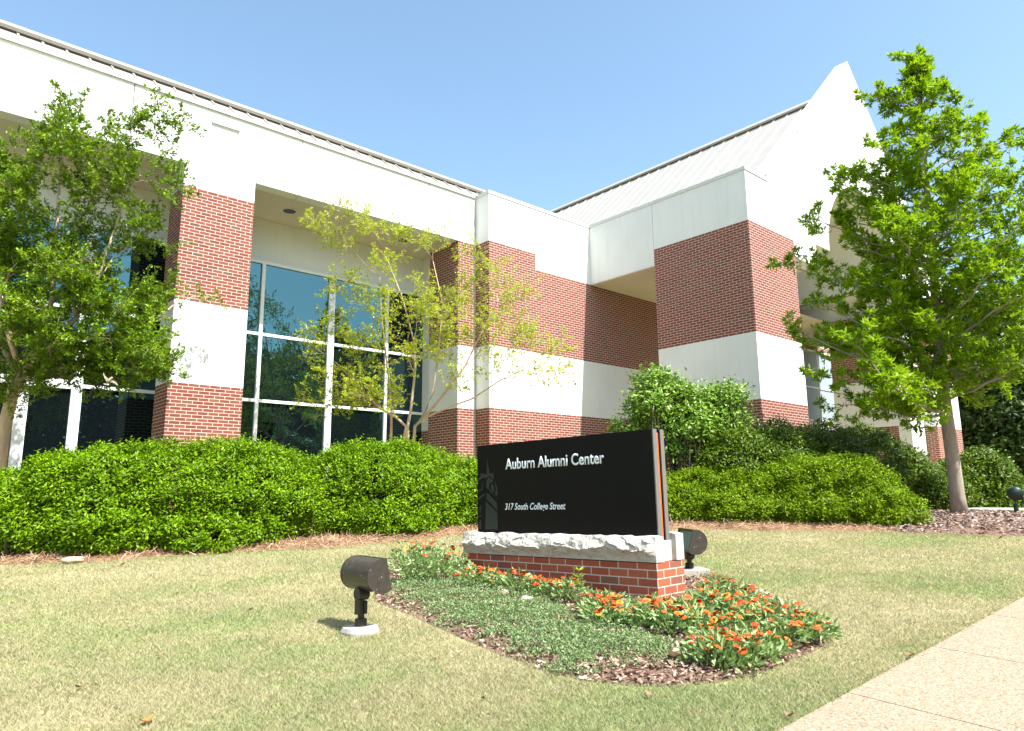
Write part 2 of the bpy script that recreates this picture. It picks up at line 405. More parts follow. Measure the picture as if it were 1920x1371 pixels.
def sheet(name, poly, mat, lift=.004, mound=0., step=.12):
    """polygon in plan draped over the ground"""
    P = np.array(poly); x0, y0 = P.min(0); x1, y1 = P.max(0)
    bm = bmesh.new()
    vs = [bm.verts.new((p[0], p[1], 0)) for p in poly]; bm.faces.new(vs)
    for k in np.arange(x0 + step, x1, step):
        bmesh.ops.bisect_plane(bm, geom=bm.verts[:] + bm.edges[:] + bm.faces[:], plane_co=(k, 0, 0), plane_no=(1, 0, 0))
    for k in np.arange(y0 + step, y1, step):
        bmesh.ops.bisect_plane(bm, geom=bm.verts[:] + bm.edges[:] + bm.faces[:], plane_co=(0, k, 0), plane_no=(0, 1, 0))
    Q = np.array(list(poly) + [poly[0]])
    for v in bm.verts:
        z = float(gz(v.co.x, v.co.y)) + lift
        if mound:
            p = np.array([v.co.x, v.co.y]); a = Q[:-1]; e = Q[1:] - a
            tt = np.clip(((p - a) * e).sum(1) / (e * e).sum(1), 0, 1); d = np.linalg.norm(p - a - e * tt[:, None], axis=1).min()
            z += mound * min(1, d / .35) ** .7 + .012 * mnoise.noise(Vector((v.co.x * 4, v.co.y * 4, 0))) * min(1, d / .1)
        v.co.z = z
    bmesh.ops.recalc_face_normals(bm, faces=bm.faces[:])
    me = bpy.data.meshes.new(name); bm.to_mesh(me); bm.free(); me.materials.append(mat)
    o = bpy.data.objects.new(name, me); link(o); return kind(o, 'structure')

# sidewalk: slabs of exposed aggregate, edge at Y = 1.78, joints along Y
SWY = 1.78
sw = MB()
for k in range(-9, 26):
    xa, xb = 3.885 + 1.235 * k, 3.885 + 1.235 * (k + 1) - .008
    for q in range(4):
        ya, yb = SWY - .47 * (q + 1), SWY - .47 * q
        z = [float(gz(x, y)) for x, y in ((xa, ya), (xb, ya), (xb, yb), (xa, yb))]
        up = [(xa, ya, z[0] + .012), (xb, ya, z[1] + .012), (xb, yb, z[2] + .012), (xa, yb, z[3] + .012)]
        dn = [(p[0], p[1], p[2] - .10) for p in up]
        sw.add(up + dn, [(0, 1, 2, 3), (0, 4, 5, 1), (1, 5, 6, 2), (2, 6, 7, 3), (3, 7, 4, 0)])
kind(sw.build('sidewalk', M['aggregate']), 'structure')
wk = MB()
for k in range(30):
    ya, yb = -1 + .35 * k, -1 + .35 * (k + 1)
    q = [(17.5, ya), (19.2, ya), (19.2, yb), (17.5, yb)]
    wk.add([(x, y, float(gz(x, y)) + .06) for x, y in q], [(0, 1, 2, 3)])
kind(wk.build('walkway', M['concrete']), 'structure')
rd = MB(); 
for k in range(40):
    xa, xb = -40 + 3 * k, -37 + 3 * k
    q = [(xa, -11), (xb, -11), (xb, -3), (xa, -3)]
    rd.add([(x, y, float(gz(x, y)) + .01) for x, y in q], [(0, 1, 2, 3)])
kind(rd.build('road', M['asphalt']), 'structure')

def plan(pts): return [tuple(ong(*p)[:2]) for p in pts]
BED = plan([(700, 1128), (760, 1152), (830, 1182), (920, 1222), (1010, 1257), (1090, 1277), (1180, 1289), (1270, 1290), (1350, 1281),
            (1440, 1258), (1520, 1226), (1562, 1200), (1560, 1178), (1500, 1145), (1430, 1112), (1380, 1092), (1330, 1080),
            (1240, 1060), (1000, 1050), (800, 1040), (745, 1050), (710, 1090)])
STRAW = plan([(-60, 1062), (0, 1060), (60, 1060), (120, 1056), (150, 1058), (240, 1051), (320, 1044), (380, 1043), (440, 1037), (520, 1033), (560, 1031), (600, 1031), (640, 1027), (740, 1018), (830, 1007), (880, 1002), (1000, 999),
              (1250, 995), (1330, 994), (1450, 998), (1520, 996), (1600, 999), (1690, 999)])
STRAW_F = STRAW[:]
STRAW = STRAW + [(11.9, 5.2), (12.6, 7.5), (9.5, 10.2), (6, 12.0), (1.5, 13.2), (-1.5, 13.5)]
MULCH = plan([(1690, 1001), (1800, 1004), (1925, 1007)]) + [(14.5, 1.9), (17.4, 1.9), (17.4, 8.2), (12.6, 7.6), (11.9, 5.2)]
sheet('flower_bed', BED, M['soil'], .004, .022)
sheet('pine_straw_bed', STRAW, M['straw_soil'], .006, .05, .25)
sheet('mulch_bed', MULCH, M['soil'], .005, .04, .3)
def polydist(x, y, poly):
    p = np.stack([x, y], 1); Q = np.array(list(poly) + [poly[0]]); d = np.full(len(p), 9.)
    for a, b_ in zip(Q[:-1], Q[1:]):
        e = b_ - a; tt = np.clip(((p - a) @ e) / (e @ e), 0, 1); d = np.minimum(d, np.linalg.norm(p - a - tt[:, None] * e, axis=1))
    return d
def moundz(poly, lift, mound): return lambda x, y: gz(x, y) + lift + mound * np.minimum(1, polydist(x, y, poly) / .35) ** .7

# ------------------------------------------------------------------ the building
bld = thing('brick_building', 'white stucco and red brick building with metal roofs, banded columns and a gabled entrance wing', 'building', (11.4, 14.3, .8))
BINV = Matrix.Translation(-bld.location)
def bpart(mb, name, mats, parent=None, **kw):
    o = mb.build(name, mats, parent or bld, **kw)
    if parent is None:                        # keep world coordinates for the object-space textures
        o.matrix_parent_inverse = BINV
    return o
YC, YP, YW, XW, YB = 14.308, 13.773, 8.513, 15.389, 16.236
BS = [M['brick'], M['stucco']]
ZG, Z1, Z2, ZS, Z3, ZT = .55, 3.45, 5.09, 7.465, 7.925, 9.25
def banded(mb, x0, x1, y0, y1, ztop, white_to=None):
    mb.box(x0, x1, y0, y1, ZG, Z1, 0); mb.box(x0, x1, y0, y1, Z1, Z2, 1); mb.box(x0, x1, y0, y1, Z2, ztop, 0)
    if white_to: mb.box(x0, x1, y0, y1, ztop, white_to, 1)
    return mb
# columns of the left front
bpart(banded(MB(), 3.90, 5.335, YC, 15.15, ZS, Z3), 'column', BS)
bpart(banded(MB(), -3.10, -1.665, YC, 15.15, ZS, Z3), 'column', BS)
bpart(banded(MB(), 10.80, 11.335, YC, 15.6, Z3), 'column', BS)
mb = MB(); mb.box(11.0, 11.42, 15.6, YB, ZG, 3.0, 0); mb.box(11.0, 11.42, 15.6, YB, 3.0, Z3, 1)
bpart(mb, 'side_wall', BS)
bpart(MB().box(11.336, 11.41, YC + .03, YC + .4, ZG, 9.2), 'joint_cover', M['joint'])
# fascia with a recessed square panel and control joints
fa = MB()
rx0, rx1, rz0, rz1 = 4.345, 4.94, 8.41, 8.99   # recessed square
for x0, x1, z0, z1 in ((-9, rx0, Z3, ZT), (rx1, 11.335, Z3, ZT), (rx0, rx1, Z3, rz0), (rx0, rx1, rz1, ZT)):
    xs = [x0] + [j for j in (-4.1, -.62, 2.87, 6.355, 9.84) if x0 < j < x1] + [x1]
    for a, b_ in zip(xs[:-1], xs[1:]):
        fa.box(a + (.009 if a != x0 else 0), b_ - (.009 if b_ != x1 else 0), YC, YC + .3, z0, z1)
fa.box(rx0, rx1, YC + .05, YC + .28, rz0, rz1)
bpart(fa, 'fascia', M['stucco'])
bpart(MB().box(-9, 11.335, YC - .045, YC + .33, ZT + .002, ZT + .085), 'roof_edge', M['cap'])
# soffit and the wall above the windows, head of the window wall
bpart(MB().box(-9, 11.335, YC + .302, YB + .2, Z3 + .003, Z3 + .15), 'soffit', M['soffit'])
hw = MB()
for a, b_ in ((-9, -4.1), (-4.088, -.62), (-.608, 3.42), (3.43, 6.355), (6.357, 11.0)):
    hw.box(a, b_, YB, YB + .25, 6.86, Z3)
bpart(hw, 'head_wall', M['stucco'])
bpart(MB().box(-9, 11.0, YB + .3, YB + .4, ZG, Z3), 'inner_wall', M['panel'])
# downlights: dark rings let into the soffit
for x, y in ((6.55, 15.3), (9.67, 15.2), (0.2, 15.3)):
    mb = MB(); mb.tube([(x, y, Z3 - .012), (x, y, Z3 + .1)], .15, 24)
    d = bpart(mb, 'downlight', M['downlight'])
    mb = MB(); n = 24
    vs = [(x + math.cos(a) * r, y + math.sin(a) * r, z) for r, z in ((.15, Z3 - .001), (.185, Z3 - .001), (.185, Z3 - .014), (.15, Z3 - .014)) for a in np.linspace(0, 2 * math.pi, n, False)]
    fs = [(k * n + i, k * n + (i + 1) % n, ((k + 1) % 4) * n + (i + 1) % n, ((k + 1) % 4) * n + i) for k in range(4) for i in range(n)]
    mb.add(vs, fs); mb.build('trim_ring', M['cap'], d)

def window(xs, zs, y, fw=.07, gmat='glass', depth=.09, wide={}):
    """grid of mullions; xs, zs are centre lines; returns part with pane sub-parts"""
    mb = MB(); w2 = lambda x: wide.get(round(x, 2), fw) / 2
    for x in xs: mb.box(x - w2(x), x + w2(x), y - depth, y + .02, zs[0], zs[-1] + fw / 2)
    for z in zs:
        for a, b_ in zip(xs[:-1], xs[1:]): mb.box(a + w2(a), b_ - w2(b_), y - depth + .006, y + .02, z - fw / 2, z + fw / 2)
    o = bpart(mb, 'window', M['frame'], bevel=.004)
    for a, b_ in zip(xs[:-1], xs[1:]):
        for c0, c1 in zip(zs[:-1], zs[1:]):
            p = MB(); tl = random.uniform(-.0012, .0012)
            x0, x1, z0, z1 = a + w2(a), b_ - w2(b_), c0 + fw / 2, c1 - fw / 2
            p.add([(x0, y - .03, z0), (x1, y - .03 + tl, z0), (x1, y - .03 + tl, z1), (x0, y - .03, z1)], [(0, 1, 2, 3)])
            p.box(x0, x1, y - .02, y - .012, z0, z1)
            p.build('pane', M[gmat], o)
    return o
window([5.1, 6.36, 8.17, 9.81, 11.06], [.95, 3.475, 5.06, 6.83], YB, wide={8.17: .17, 9.81: .08, 6.36: .085})
window([2.75, 4.9], [.95, 3.475, 5.06, 6.83], YB, wide={2.75: .15})
window([-.4, 1.05, 2.66], [3.56, 5.06, 6.83], YB - .0, wide={2.66: .03})
window([-.4, 1.05, 1.70], [.95, 2.05, 2.75, 3.46], YB, wide={1.7: .06})
window([-4.6, -2.9, -.5], [.95, 3.475, 5.06, 6.83], YB)
# glazed door
dr = MB()
dr.box(1.745, 1.945, YB - .12, YB + .02, .9, 3.40); dr.box(2.63, 2.67, YB - .12, YB + .02, .9, 3.40); dr.box(1.745, 2.67, YB - .12, YB + .02, 3.402, 3.52)
door = bpart(dr, 'door', M['frame'], bevel=.004)
mb = MB(); mb.box(1.947, 2.628, YB - .06, YB - .03, 1.0, 3.40); mb.build('pane', M['glass'], door)
mb = MB(); mb.tube([(2.56, YB - .11, 1.7), (2.56, YB - .11, 2.2)], .018, 8); mb.build('handle', M['frame'], door)

# low metal roof over the left front
def seam_roof(name, p_low, p_high, dirv, length, pitch, caps=True, seam_h=.032):
    """p_low/p_high: the two edges' start points; dirv: along the eave"""
    p0, p1, d = (np.array(v, float) for v in (p_low, p_high, dirv))
    up = unit(p1 - p0); nrm = np.cross(d, up); nrm = nrm if nrm[2] > 0 else -nrm
    mb = MB(); q = [p0, p0 + d * length, p1 + d * length, p1]
    mb.prism(q if np.dot(np.cross(q[1] - q[0], q[3] - q[0]), nrm) > 0 else q[::-1], -nrm * .06)
    o = bpart(mb, 'metal_roof', M['roof'])
    sm = MB()
    for k in np.arange(.2, length - .02, pitch):
        a, b_ = p0 + d * k, p1 + d * k - up * .03; e = d * .02
        sm.prism([a - e, a + e, b_ + e, b_ - e], nrm * seam_h)
    sm.build('standing_seams', M['roof'], o)
    if caps:
        mb = MB(); a = p1 - up * .12 + nrm * .052; q = [a, a + up * .30, a + up * .30 + nrm * .07, a + nrm * .07]
        mb.prism(q, d * length); mb.build('ridge_cap', M['roof'], o)
        mb = MB(); a = p1 - up * .10 + nrm * .002; q = [a, a + up * .1, a + up * .1 + nrm * .049, a + nrm * .049]
        mb.prism(q, d * length); mb.build('ridge_closure', M['roof_dark'], o)
    return o
seam_roof('metal_roof', (-9, 14.52, 9.26), (-9, 15.78, 10.29), (1, 0, 0), 23.4, .41)
bpart(MB().box(-9, 11.3, 15.9, 30, 9.2, 10.3), 'flat_roof', M['roof'])

# projecting wall with stepped brick, running on behind the wing
pw = MB(); XA = 11.41
def wallbox(x0, x1, z0, z1, mi): pw.box(x0, x1, YP, YP + .6, z0, z1, mi)
jx = 16.9
wallbox(XA, 38, ZG, Z1, 0); wallbox(XA, 38, Z2, ZS, 0); wallbox(XA, 13.1, ZS, Z3, 0)
wallbox(XA, jx, Z1, Z2, 1); wallbox(jx + .012, 28.2, Z1, Z2, 1)
wallbox(13.1, 38, ZS, Z3, 1); wallbox(XA, 14.02, Z3, ZT, 1); wallbox(14.02, 38, Z3, ZT, 1)
wallbox(28.2, 38, Z1, Z2, 1)
bpart(pw, 'projecting_wall', BS)
bpart(MB().box(XA - .02, XW - .022, YP - .02, YP + .62, ZT + .002, ZT + .09), 'parapet_cap', M['cap'])
window([28.4, 29.7, 31.1, 32.5], [4.2, 5.6, 7.2], YP - .02, depth=.07, gmat='blind_glass')

# the wing: brick pier, upper wall over the passage
bpart(banded(MB(), XW, 17.70, YW, 11.40, Z3), 'pier', BS)
up_ = MB()
up_.box(XW, 16.50, YW, 11.395, Z3 + .002, ZT); up_.box(XW, 16.50, 11.407, YP - .003, ZS + .003, ZT)
up_.box(16.50, 17.70, 9.0, YP - .003, Z3 + .004, ZT - .01)
bpart(up_, 'upper_wall', M['stucco'])
cp = MB(); cp.box(XW - .022, 16.48, YW - .022, YP + .6, ZT + .002, ZT + .09)
bpart(cp, 'parapet_cap', M['cap'])
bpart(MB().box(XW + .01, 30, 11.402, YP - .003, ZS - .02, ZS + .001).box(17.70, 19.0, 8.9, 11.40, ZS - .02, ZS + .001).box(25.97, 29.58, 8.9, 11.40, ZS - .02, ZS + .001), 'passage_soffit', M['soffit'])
# gable wall with stepped and arched opening
AX, AZ, AR = 22.487, 8.02, 2.62
def gable_pts():
    L = [(16.506, 9.43), (AX, 15.237), (2 * AX - 16.506, 9.43), (2 * AX - 16.506, Z3), (27.04, Z3), (27.04, ZS), (25.97, ZS), (25.97, 8.14), (AX + AR, 8.14)]
    L += [(AX + AR * math.cos(a), AZ + .12 + AR * math.sin(a)) for a in np.linspace(0, math.pi, 40)][1:-1]
    L += [(AX - AR, 8.14), (19.0, 8.14), (19.0, ZS), (17.702, ZS), (17.702, Z3 + .003), (16.506, Z3 + .003)]
    return L
gm = bmesh.new(); gp = gable_pts()
vs = [gm.verts.new((x, YW + .006, z)) for x, z in gp]; fc = gm.faces.new(vs)
r = bmesh.ops.extrude_face_region(gm, geom=[fc])
for v in r['geom']:
    if isinstance(v, bmesh.types.BMVert): v.co.y += .36
bmesh.ops.triangulate(gm, faces=[f for f in gm.faces if len(f.verts) > 4]); bmesh.ops.recalc_face_normals(gm, faces=gm.faces[:])
me = bpy.data.meshes.new('gable_wall'); gm.to_mesh(me); gm.free(); me.materials.append(M['stucco'])
gw = bpy.data.objects.new('gable_wall', me); link(gw, bld); gw.matrix_parent_inverse = BINV
# raised arch band and coping
ab = MB()
for rr, dy in ((3.30, .07),):
    A = np.linspace(.12, math.pi - .12, 40)
    inn = [(AX + (rr - .07) * math.cos(a), YW + .004, AZ + .12 + (rr - .07) * math.sin(a)) for a in A]
    out = [(AX + rr * math.cos(a), YW + .004, AZ + .12 + rr * math.sin(a)) for a in A]
    for i in range(len(A) - 1):
        q = [inn[i], out[i], out[i + 1], inn[i + 1]]; ab.prism(q[::-1], (0, -dy, 0))
ab.build('arch_moulding', M['stucco'], gw)
co = MB()
for sgn in (-1, 1):
    n_seg = 3; P0 = np.array([AX, 15.24]); P1 = np.array([AX + sgn * 6.0, 9.425]); nrm = unit(np.array([sgn * .97, 1.0]))
    for k in range(n_seg):
        a = P0 + (P1 - P0) * (k / n_seg + (.010 if k else 0)); b_ = P0 + (P1 - P0) * ((k + 1) / n_seg - .001)
        q = [(a[0], YW - .012, a[1]), (b_[0], YW - .012, b_[1]), (b_[0] + nrm[0] * .05, YW - .012, b_[1] + nrm[1] * .05), (a[0] + (nrm[0] * .05 if k else 0), YW - .012, a[1] + (nrm[1] * .05 if k else .07))]
        if sgn < 0: q = q[::-1]
        co.prism(q[::-1], (0, .40, 0))
co.build('gable_coping', M['cap'], gw)
# inside of the entrance: recessed jambs, barrel vault, right pier
bpart(MB().box(17.702, 18.55, 8.93, 9.3, ZG, ZS - .02), 'entrance_jamb', M['stucco'])
bpart(MB().box(25.80, 27.04, 8.90, 9.30, ZG, ZS - .022), 'entrance_jamb', M['stucco'])
vt = MB(); A = np.linspace(0, math.pi, 32)
for i in range(31):
    a, b_ = A[i], A[i + 1]; f0 = lambda q, y, rr: (AX + rr * math.cos(q), y, AZ + .12 + rr * math.sin(q))
    vt.prism([f0(a, 8.88, 2.66), f0(a, 8.88, 2.8), f0(b_, 8.88, 2.8), f0(b_, 8.88, 2.66)], (0, 4.85, 0))
vt.box(19.0, 19.82, 8.88, 13.74, 8.14, 8.3); vt.box(25.15, 25.97, 8.88, 13.74, 8.14, 8.3)
vt.box(18.6, 19.0, 8.88, 13.7, ZS + .002, 8.3); vt.box(25.97, 26.3, 8.88, 13.7, ZS + .002, 9.2)
vt.box(19.0, 26.0, YP - .06, YP - .01, 8.2, 11.2)
bpart(vt, 'entrance_vault', M['stucco'])
mb = banded(MB(), 27.04, 29.56, YW, 11.40, Z3); banded(mb, 25.802, 27.035, 9.303, 11.40, ZS - .024)
bpart(mb, 'pier', BS)
bpart(MB().box(28.475, 29.56, YW, 11.4, Z3 + .002, ZT), 'upper_wall', M['stucco'])
# steep metal roof behind the gable
sl = .97
seam_roof('metal_roof', (16.52, 8.88, 14.36 - sl * (AX - 16.52)), (AX - .03, 8.88, 14.33), (0, 1, 0), 22, .50)
seam_roof('metal_roof', (2 * AX - 16.52, 8.88, 14.36 - sl * (AX - 16.52)), (AX + .03, 8.88, 14.33), (0, 1, 0), 22, .50, caps=False)
# dome camera hanging from the passage soffit
dcp = onX(1531, 634, 26.8); dcp[2] = min(dcp[2], ZS - .25)
mb = MB(); mb.tube([(dcp[0], dcp[1], ZS - .025), (dcp[0], dcp[1], dcp[2] + .1)], .035, 8)
sc_ = bpart(mb, 'security_camera', M['bronze_dark'])
mb = MB(); mb.tube([(dcp[0], dcp[1], dcp[2] + h) for h in (.12, .11, .04, -.03, -.08, -.10)], [.03, .11, .14, .12, .07, .01], 14); mb.build('dome', M['bronze_dark'], sc_, smooth=True)
mb = MB(); mb.box(dcp[0] - .3, dcp[0] + .3, dcp[1] - .06, dcp[1] + .06, ZS - .06, ZS - .022); mb.build('mount_plate', M['cap'], sc_)

# ------------------------------------------------------------------ the sign
SX = Vector((0.08331971, -0.99639907, 0.01570732)); SY = Vector((0.99652201, 0.08332999, 0.0)); SZ = Vector((-0.00130889, 0.01565269, 0.99987663))
SO = Vector((4.6606138, 6.0403071, 0.3531227))
sign = thing('entrance_sign', 'black double-faced sign panel reading Auburn Alumni Center on a brick and rough limestone base', 'sign', SO)
sign.rotation_euler = Matrix((SX, SY, SZ)).transposed().to_euler()
L_ = 2.34
MB().box(0, L_, 0, .43, -.22, .33).build('brick_base', M['sign_brick'], sign)
def rough_slab(x0, x1, y0, y1, z0, z1, front, name='limestone_cap'):
    """slab with a split-faced front bulging at mid height"""
    nx_, nz_ = 300, 30; sgn = -1 if front else 1; yf = y0 if front else y1; yb = y1 if front else y0
    V = []; 
    for k in range(nz_ + 1):
        for i_ in range(nx_ + 1):
            x = x0 + (x1 - x0) * i_ / nx_; tz = k / nz_; z = z0 + (z1 - z0) * tz
            mid = .50 + .16 * mnoise.noise(Vector((x * 4.2, 3.1, 7))) + .10 * mnoise.noise(Vector((x * 11, 1, 2)))
            prof = (tz / mid) ** 1.5 if tz < mid else max(0, 1 - ((tz - mid) / (1 - mid)) ** 1.25)
            edge = min(1, (x - x0) / .05, (x1 - x) / .05)
            q = Vector((x * 9 + .25 * mnoise.noise(Vector((x * 20, z * 20, 2))), z * 15 + 3 * x, 5)); dist, pts_ = mnoise.voronoi(q)
            cell = pts_[0]; hsh = mnoise.cell_vector(Vector((cell.x * 7.7, cell.y * 7.7, 3)))
            facet = (hsh.x - .5) * .022 + (q - cell).dot(Vector((hsh.y - .5, hsh.z - .5, 0))) * .042
            d = .066 * prof * (1 + .3 * mnoise.noise(Vector((x * 5, z * 9, 1)))) + facet * min(1, prof * 3) + .006 * mnoise.noise(Vector((x * 34, z * 44, 9))) * min(1, prof * 4)
            zz = z + (.016 * mnoise.noise(Vector((x * 6, 8, 3))) + .008 * mnoise.noise(Vector((x * 19, 4, 1)))) * (tz ** 3)
            V.append((x, yf + sgn * d * max(0, edge), zz))
    n1 = nx_ + 1; Fs = []
    for k in range(nz_):
        for i_ in range(nx_):
            q = (k * n1 + i_, k * n1 + i_ + 1, (k + 1) * n1 + i_ + 1, (k + 1) * n1 + i_); Fs.append(q if front else q[::-1])
    b = len(V)
    for k in (0, nz_):
        for i_ in range(nx_ + 1): V.append((V[k * n1 + i_][0], yb, V[k * n1 + i_][2]))
    for i_ in range(nx_):
        q = (nz_ * n1 + i_, nz_ * n1 + i_ + 1, b + n1 + i_ + 1, b + n1 + i_); Fs.append(q if front else q[::-1])
        q = (i_ + 1, i_, b + i_, b + i_ + 1); Fs.append(q if front else q[::-1])
        q = (b + i_ + 1, b + i_, b + n1 + i_, b + n1 + i_ + 1); Fs.append(q if front else q[::-1])
    for i_, rev in ((0, False), (nx_, True)):
        ring = [k * n1 + i_ for k in range(nz_ + 1)] + [b + n1 + i_, b + i_]
        Fs.append(ring[::-1] if rev == front else ring)
    m_ = MB(); m_.add(V, Fs); return m_.build(name, M['stone'], sign)
rough_slab(-.005, L_ + .005, -.006, .118, .338, .545, True)
rough_slab(-.005, L_ + .005, .312, .436, .338, .56, False)
MB().box(.02, L_ - .035, .120, .310, .332, .505).build('centre_stone', M['stone'], sign, bevel=.008)
PX0, PX1, PZ0, PZ1 = .085, 2.288, .508, 1.452
MB().box(PX0, PX1, .122, .180, PZ0, PZ1).build('panel', [M['panel']], sign, bevel=.002)
pnl = [o for o in sign.children if o.name.startswith('panel')][0]
MB().box(PX1 + .001, PX1 + .012, .122, .180, PZ0, PZ1).build('panel_edge', M['panel_edge'], pnl)
pb = MB().box(PX0, PX1, .236, .292, PZ0, PZ1).build('panel', M['panel'], sign, bevel=.002)
MB().box(PX1 + .001, PX1 + .012, .236, .292, PZ0, PZ1).build('panel_edge', M['panel_edge'], pb)
MB().box(PX0 + .02, PX1 + .006, .184, .207, PZ0, PZ1 - .03).build('orange_stripe', M['orange'], sign)
MB().box(PX0 + .02, PX1 - .012, .208, .234, PZ0, PZ1 - .03).build('painted_shadow', M['orange_shadow'], sign)  # strip coloured as the shadow next to the orange stripe
def lettering(txt, x0, x1, base, cap, shear=0, off=.0):
    cu = bpy.data.curves.new('lettering', 'FONT'); cu.body = txt; cu.size = 1; cu.extrude = .0; cu.shear = shear; cu.offset = off
    cu.resolution_u = 4
    ob = bpy.data.objects.new('tmp_text', cu); COL.objects.link(ob)
    dg = bpy.context.evaluated_depsgraph_get(); ev = ob.evaluated_get(dg); me = bpy.data.meshes.new_from_object(ev)
    co_ = np.zeros(len(me.vertices) * 3, np.float32); me.vertices.foreach_get('co', co_); co_ = co_.reshape(-1, 3)
    bpy.data.objects.remove(ob); bpy.data.curves.remove(cu)
    sx_ = (x1 - x0) / (co_[:, 0].max() - co_[:, 0].min())
    capm = CAPH
    new = np.stack([x0 + (co_[:, 0] - co_[:, 0].min()) * sx_, np.full(len(co_), .1205), base + co_[:, 1] * cap / capm], 1)
    me.vertices.foreach_set('co', new.astype(np.float32).ravel()); me.update()
    # give the letters a thin body
    bm = bmesh.new(); bm.from_mesh(me); r_ = bmesh.ops.extrude_face_region(bm, geom=bm.faces[:])
    for v in r_['geom']:
        if isinstance(v, bmesh.types.BMVert): v.co.y -= .0022
    bmesh.ops.recalc_face_normals(bm, faces=bm.faces[:]); bm.to_mesh(me); bm.free()
    me.materials.clear(); me.materials.append(M['letter']); me.name = 'lettering'
    return link(bpy.data.objects.new('lettering', me), pnl)
CAPH = .70
lettering('Auburn Alumni Center', .51, 1.768, 1.183, .107, 0, .019)
lettering('317 South College Street', .494, 1.294, .774, .064, .22, .013)
# dark clock-tower emblem at the left of the panel
em = MB()
def epoly(pts): em.prism([(x, .1205, z) for x, z in pts][::-1] if sum((pts[i][0] * pts[(i + 1) % len(pts)][1] - pts[(i + 1) % len(pts)][0] * pts[i][1]) for i in range(len(pts))) > 0 else [(x, .1205, z) for x, z in pts], (0, -.0015, 0))
epoly([(.245, 1.318), (.253, 1.255), (.262, 1.25), (.254, 1.242), (.279, 1.15), (.229, 1.148), (.24, 1.242), (.233, 1.25), (.241, 1.256)])
epoly([(.108, 1.140), (.186, 1.158), (.204, 1.143), (.269, 1.149), (.345, 1.151), (.327, 1.138), (.343, 1.092), (.33, 1.085), (.27, 1.125), (.22, 1.10), (.19, 1.11), (.12, 1.085), (.09, 1.067), (.09, 1.09), (.15, 1.128)])
epoly([(.229, 1.085), (.262, 1.112), (.325, 1.078), (.32, 1.06), (.275, 1.05), (.262, 1.0), (.275, .955), (.318, .93), (.365, .915), (.374, .905), (.30, .952), (.219, 1.01)])
epoly([(.33, 1.075), (.371, 1.038), (.392, .985), (.383, .975), (.399, .926), (.372, .92), (.352, .935), (.368, .99), (.352, 1.045)])
epoly([(.225, .945), (.262, .935), (.38, .845), (.388, .77), (.375, .772), (.225, .885)])
epoly([(.213, .862), (.384, .745), (.387, .577), (.20, .574)])
epoly([(.287, 1.0), (.30, 1.035), (.325, 1.04), (.343, 1.0), (.335, .955), (.31, .952)])
epoly([(.09, .895), (.205, .948), (.205, .932), (.09, .868)]); epoly([(.10, .96), (.165, .985), (.178, 1.05), (.165, 1.05), (.15, .995), (.10, .975)])
epoly([(.103, .80), (.115, .805), (.115, .74), (.103, .735)]); epoly([(.128, .812), (.145, .818), (.145, .75), (.128, .745)])
epoly([(.09, .705), (.155, .725), (.155, .712), (.09, .69)]); epoly([(.11, .66), (.125, .675), (.14, .66), (.14, .577), (.11, .577)])
em.build('tower_emblem', M['emblem'], pnl)

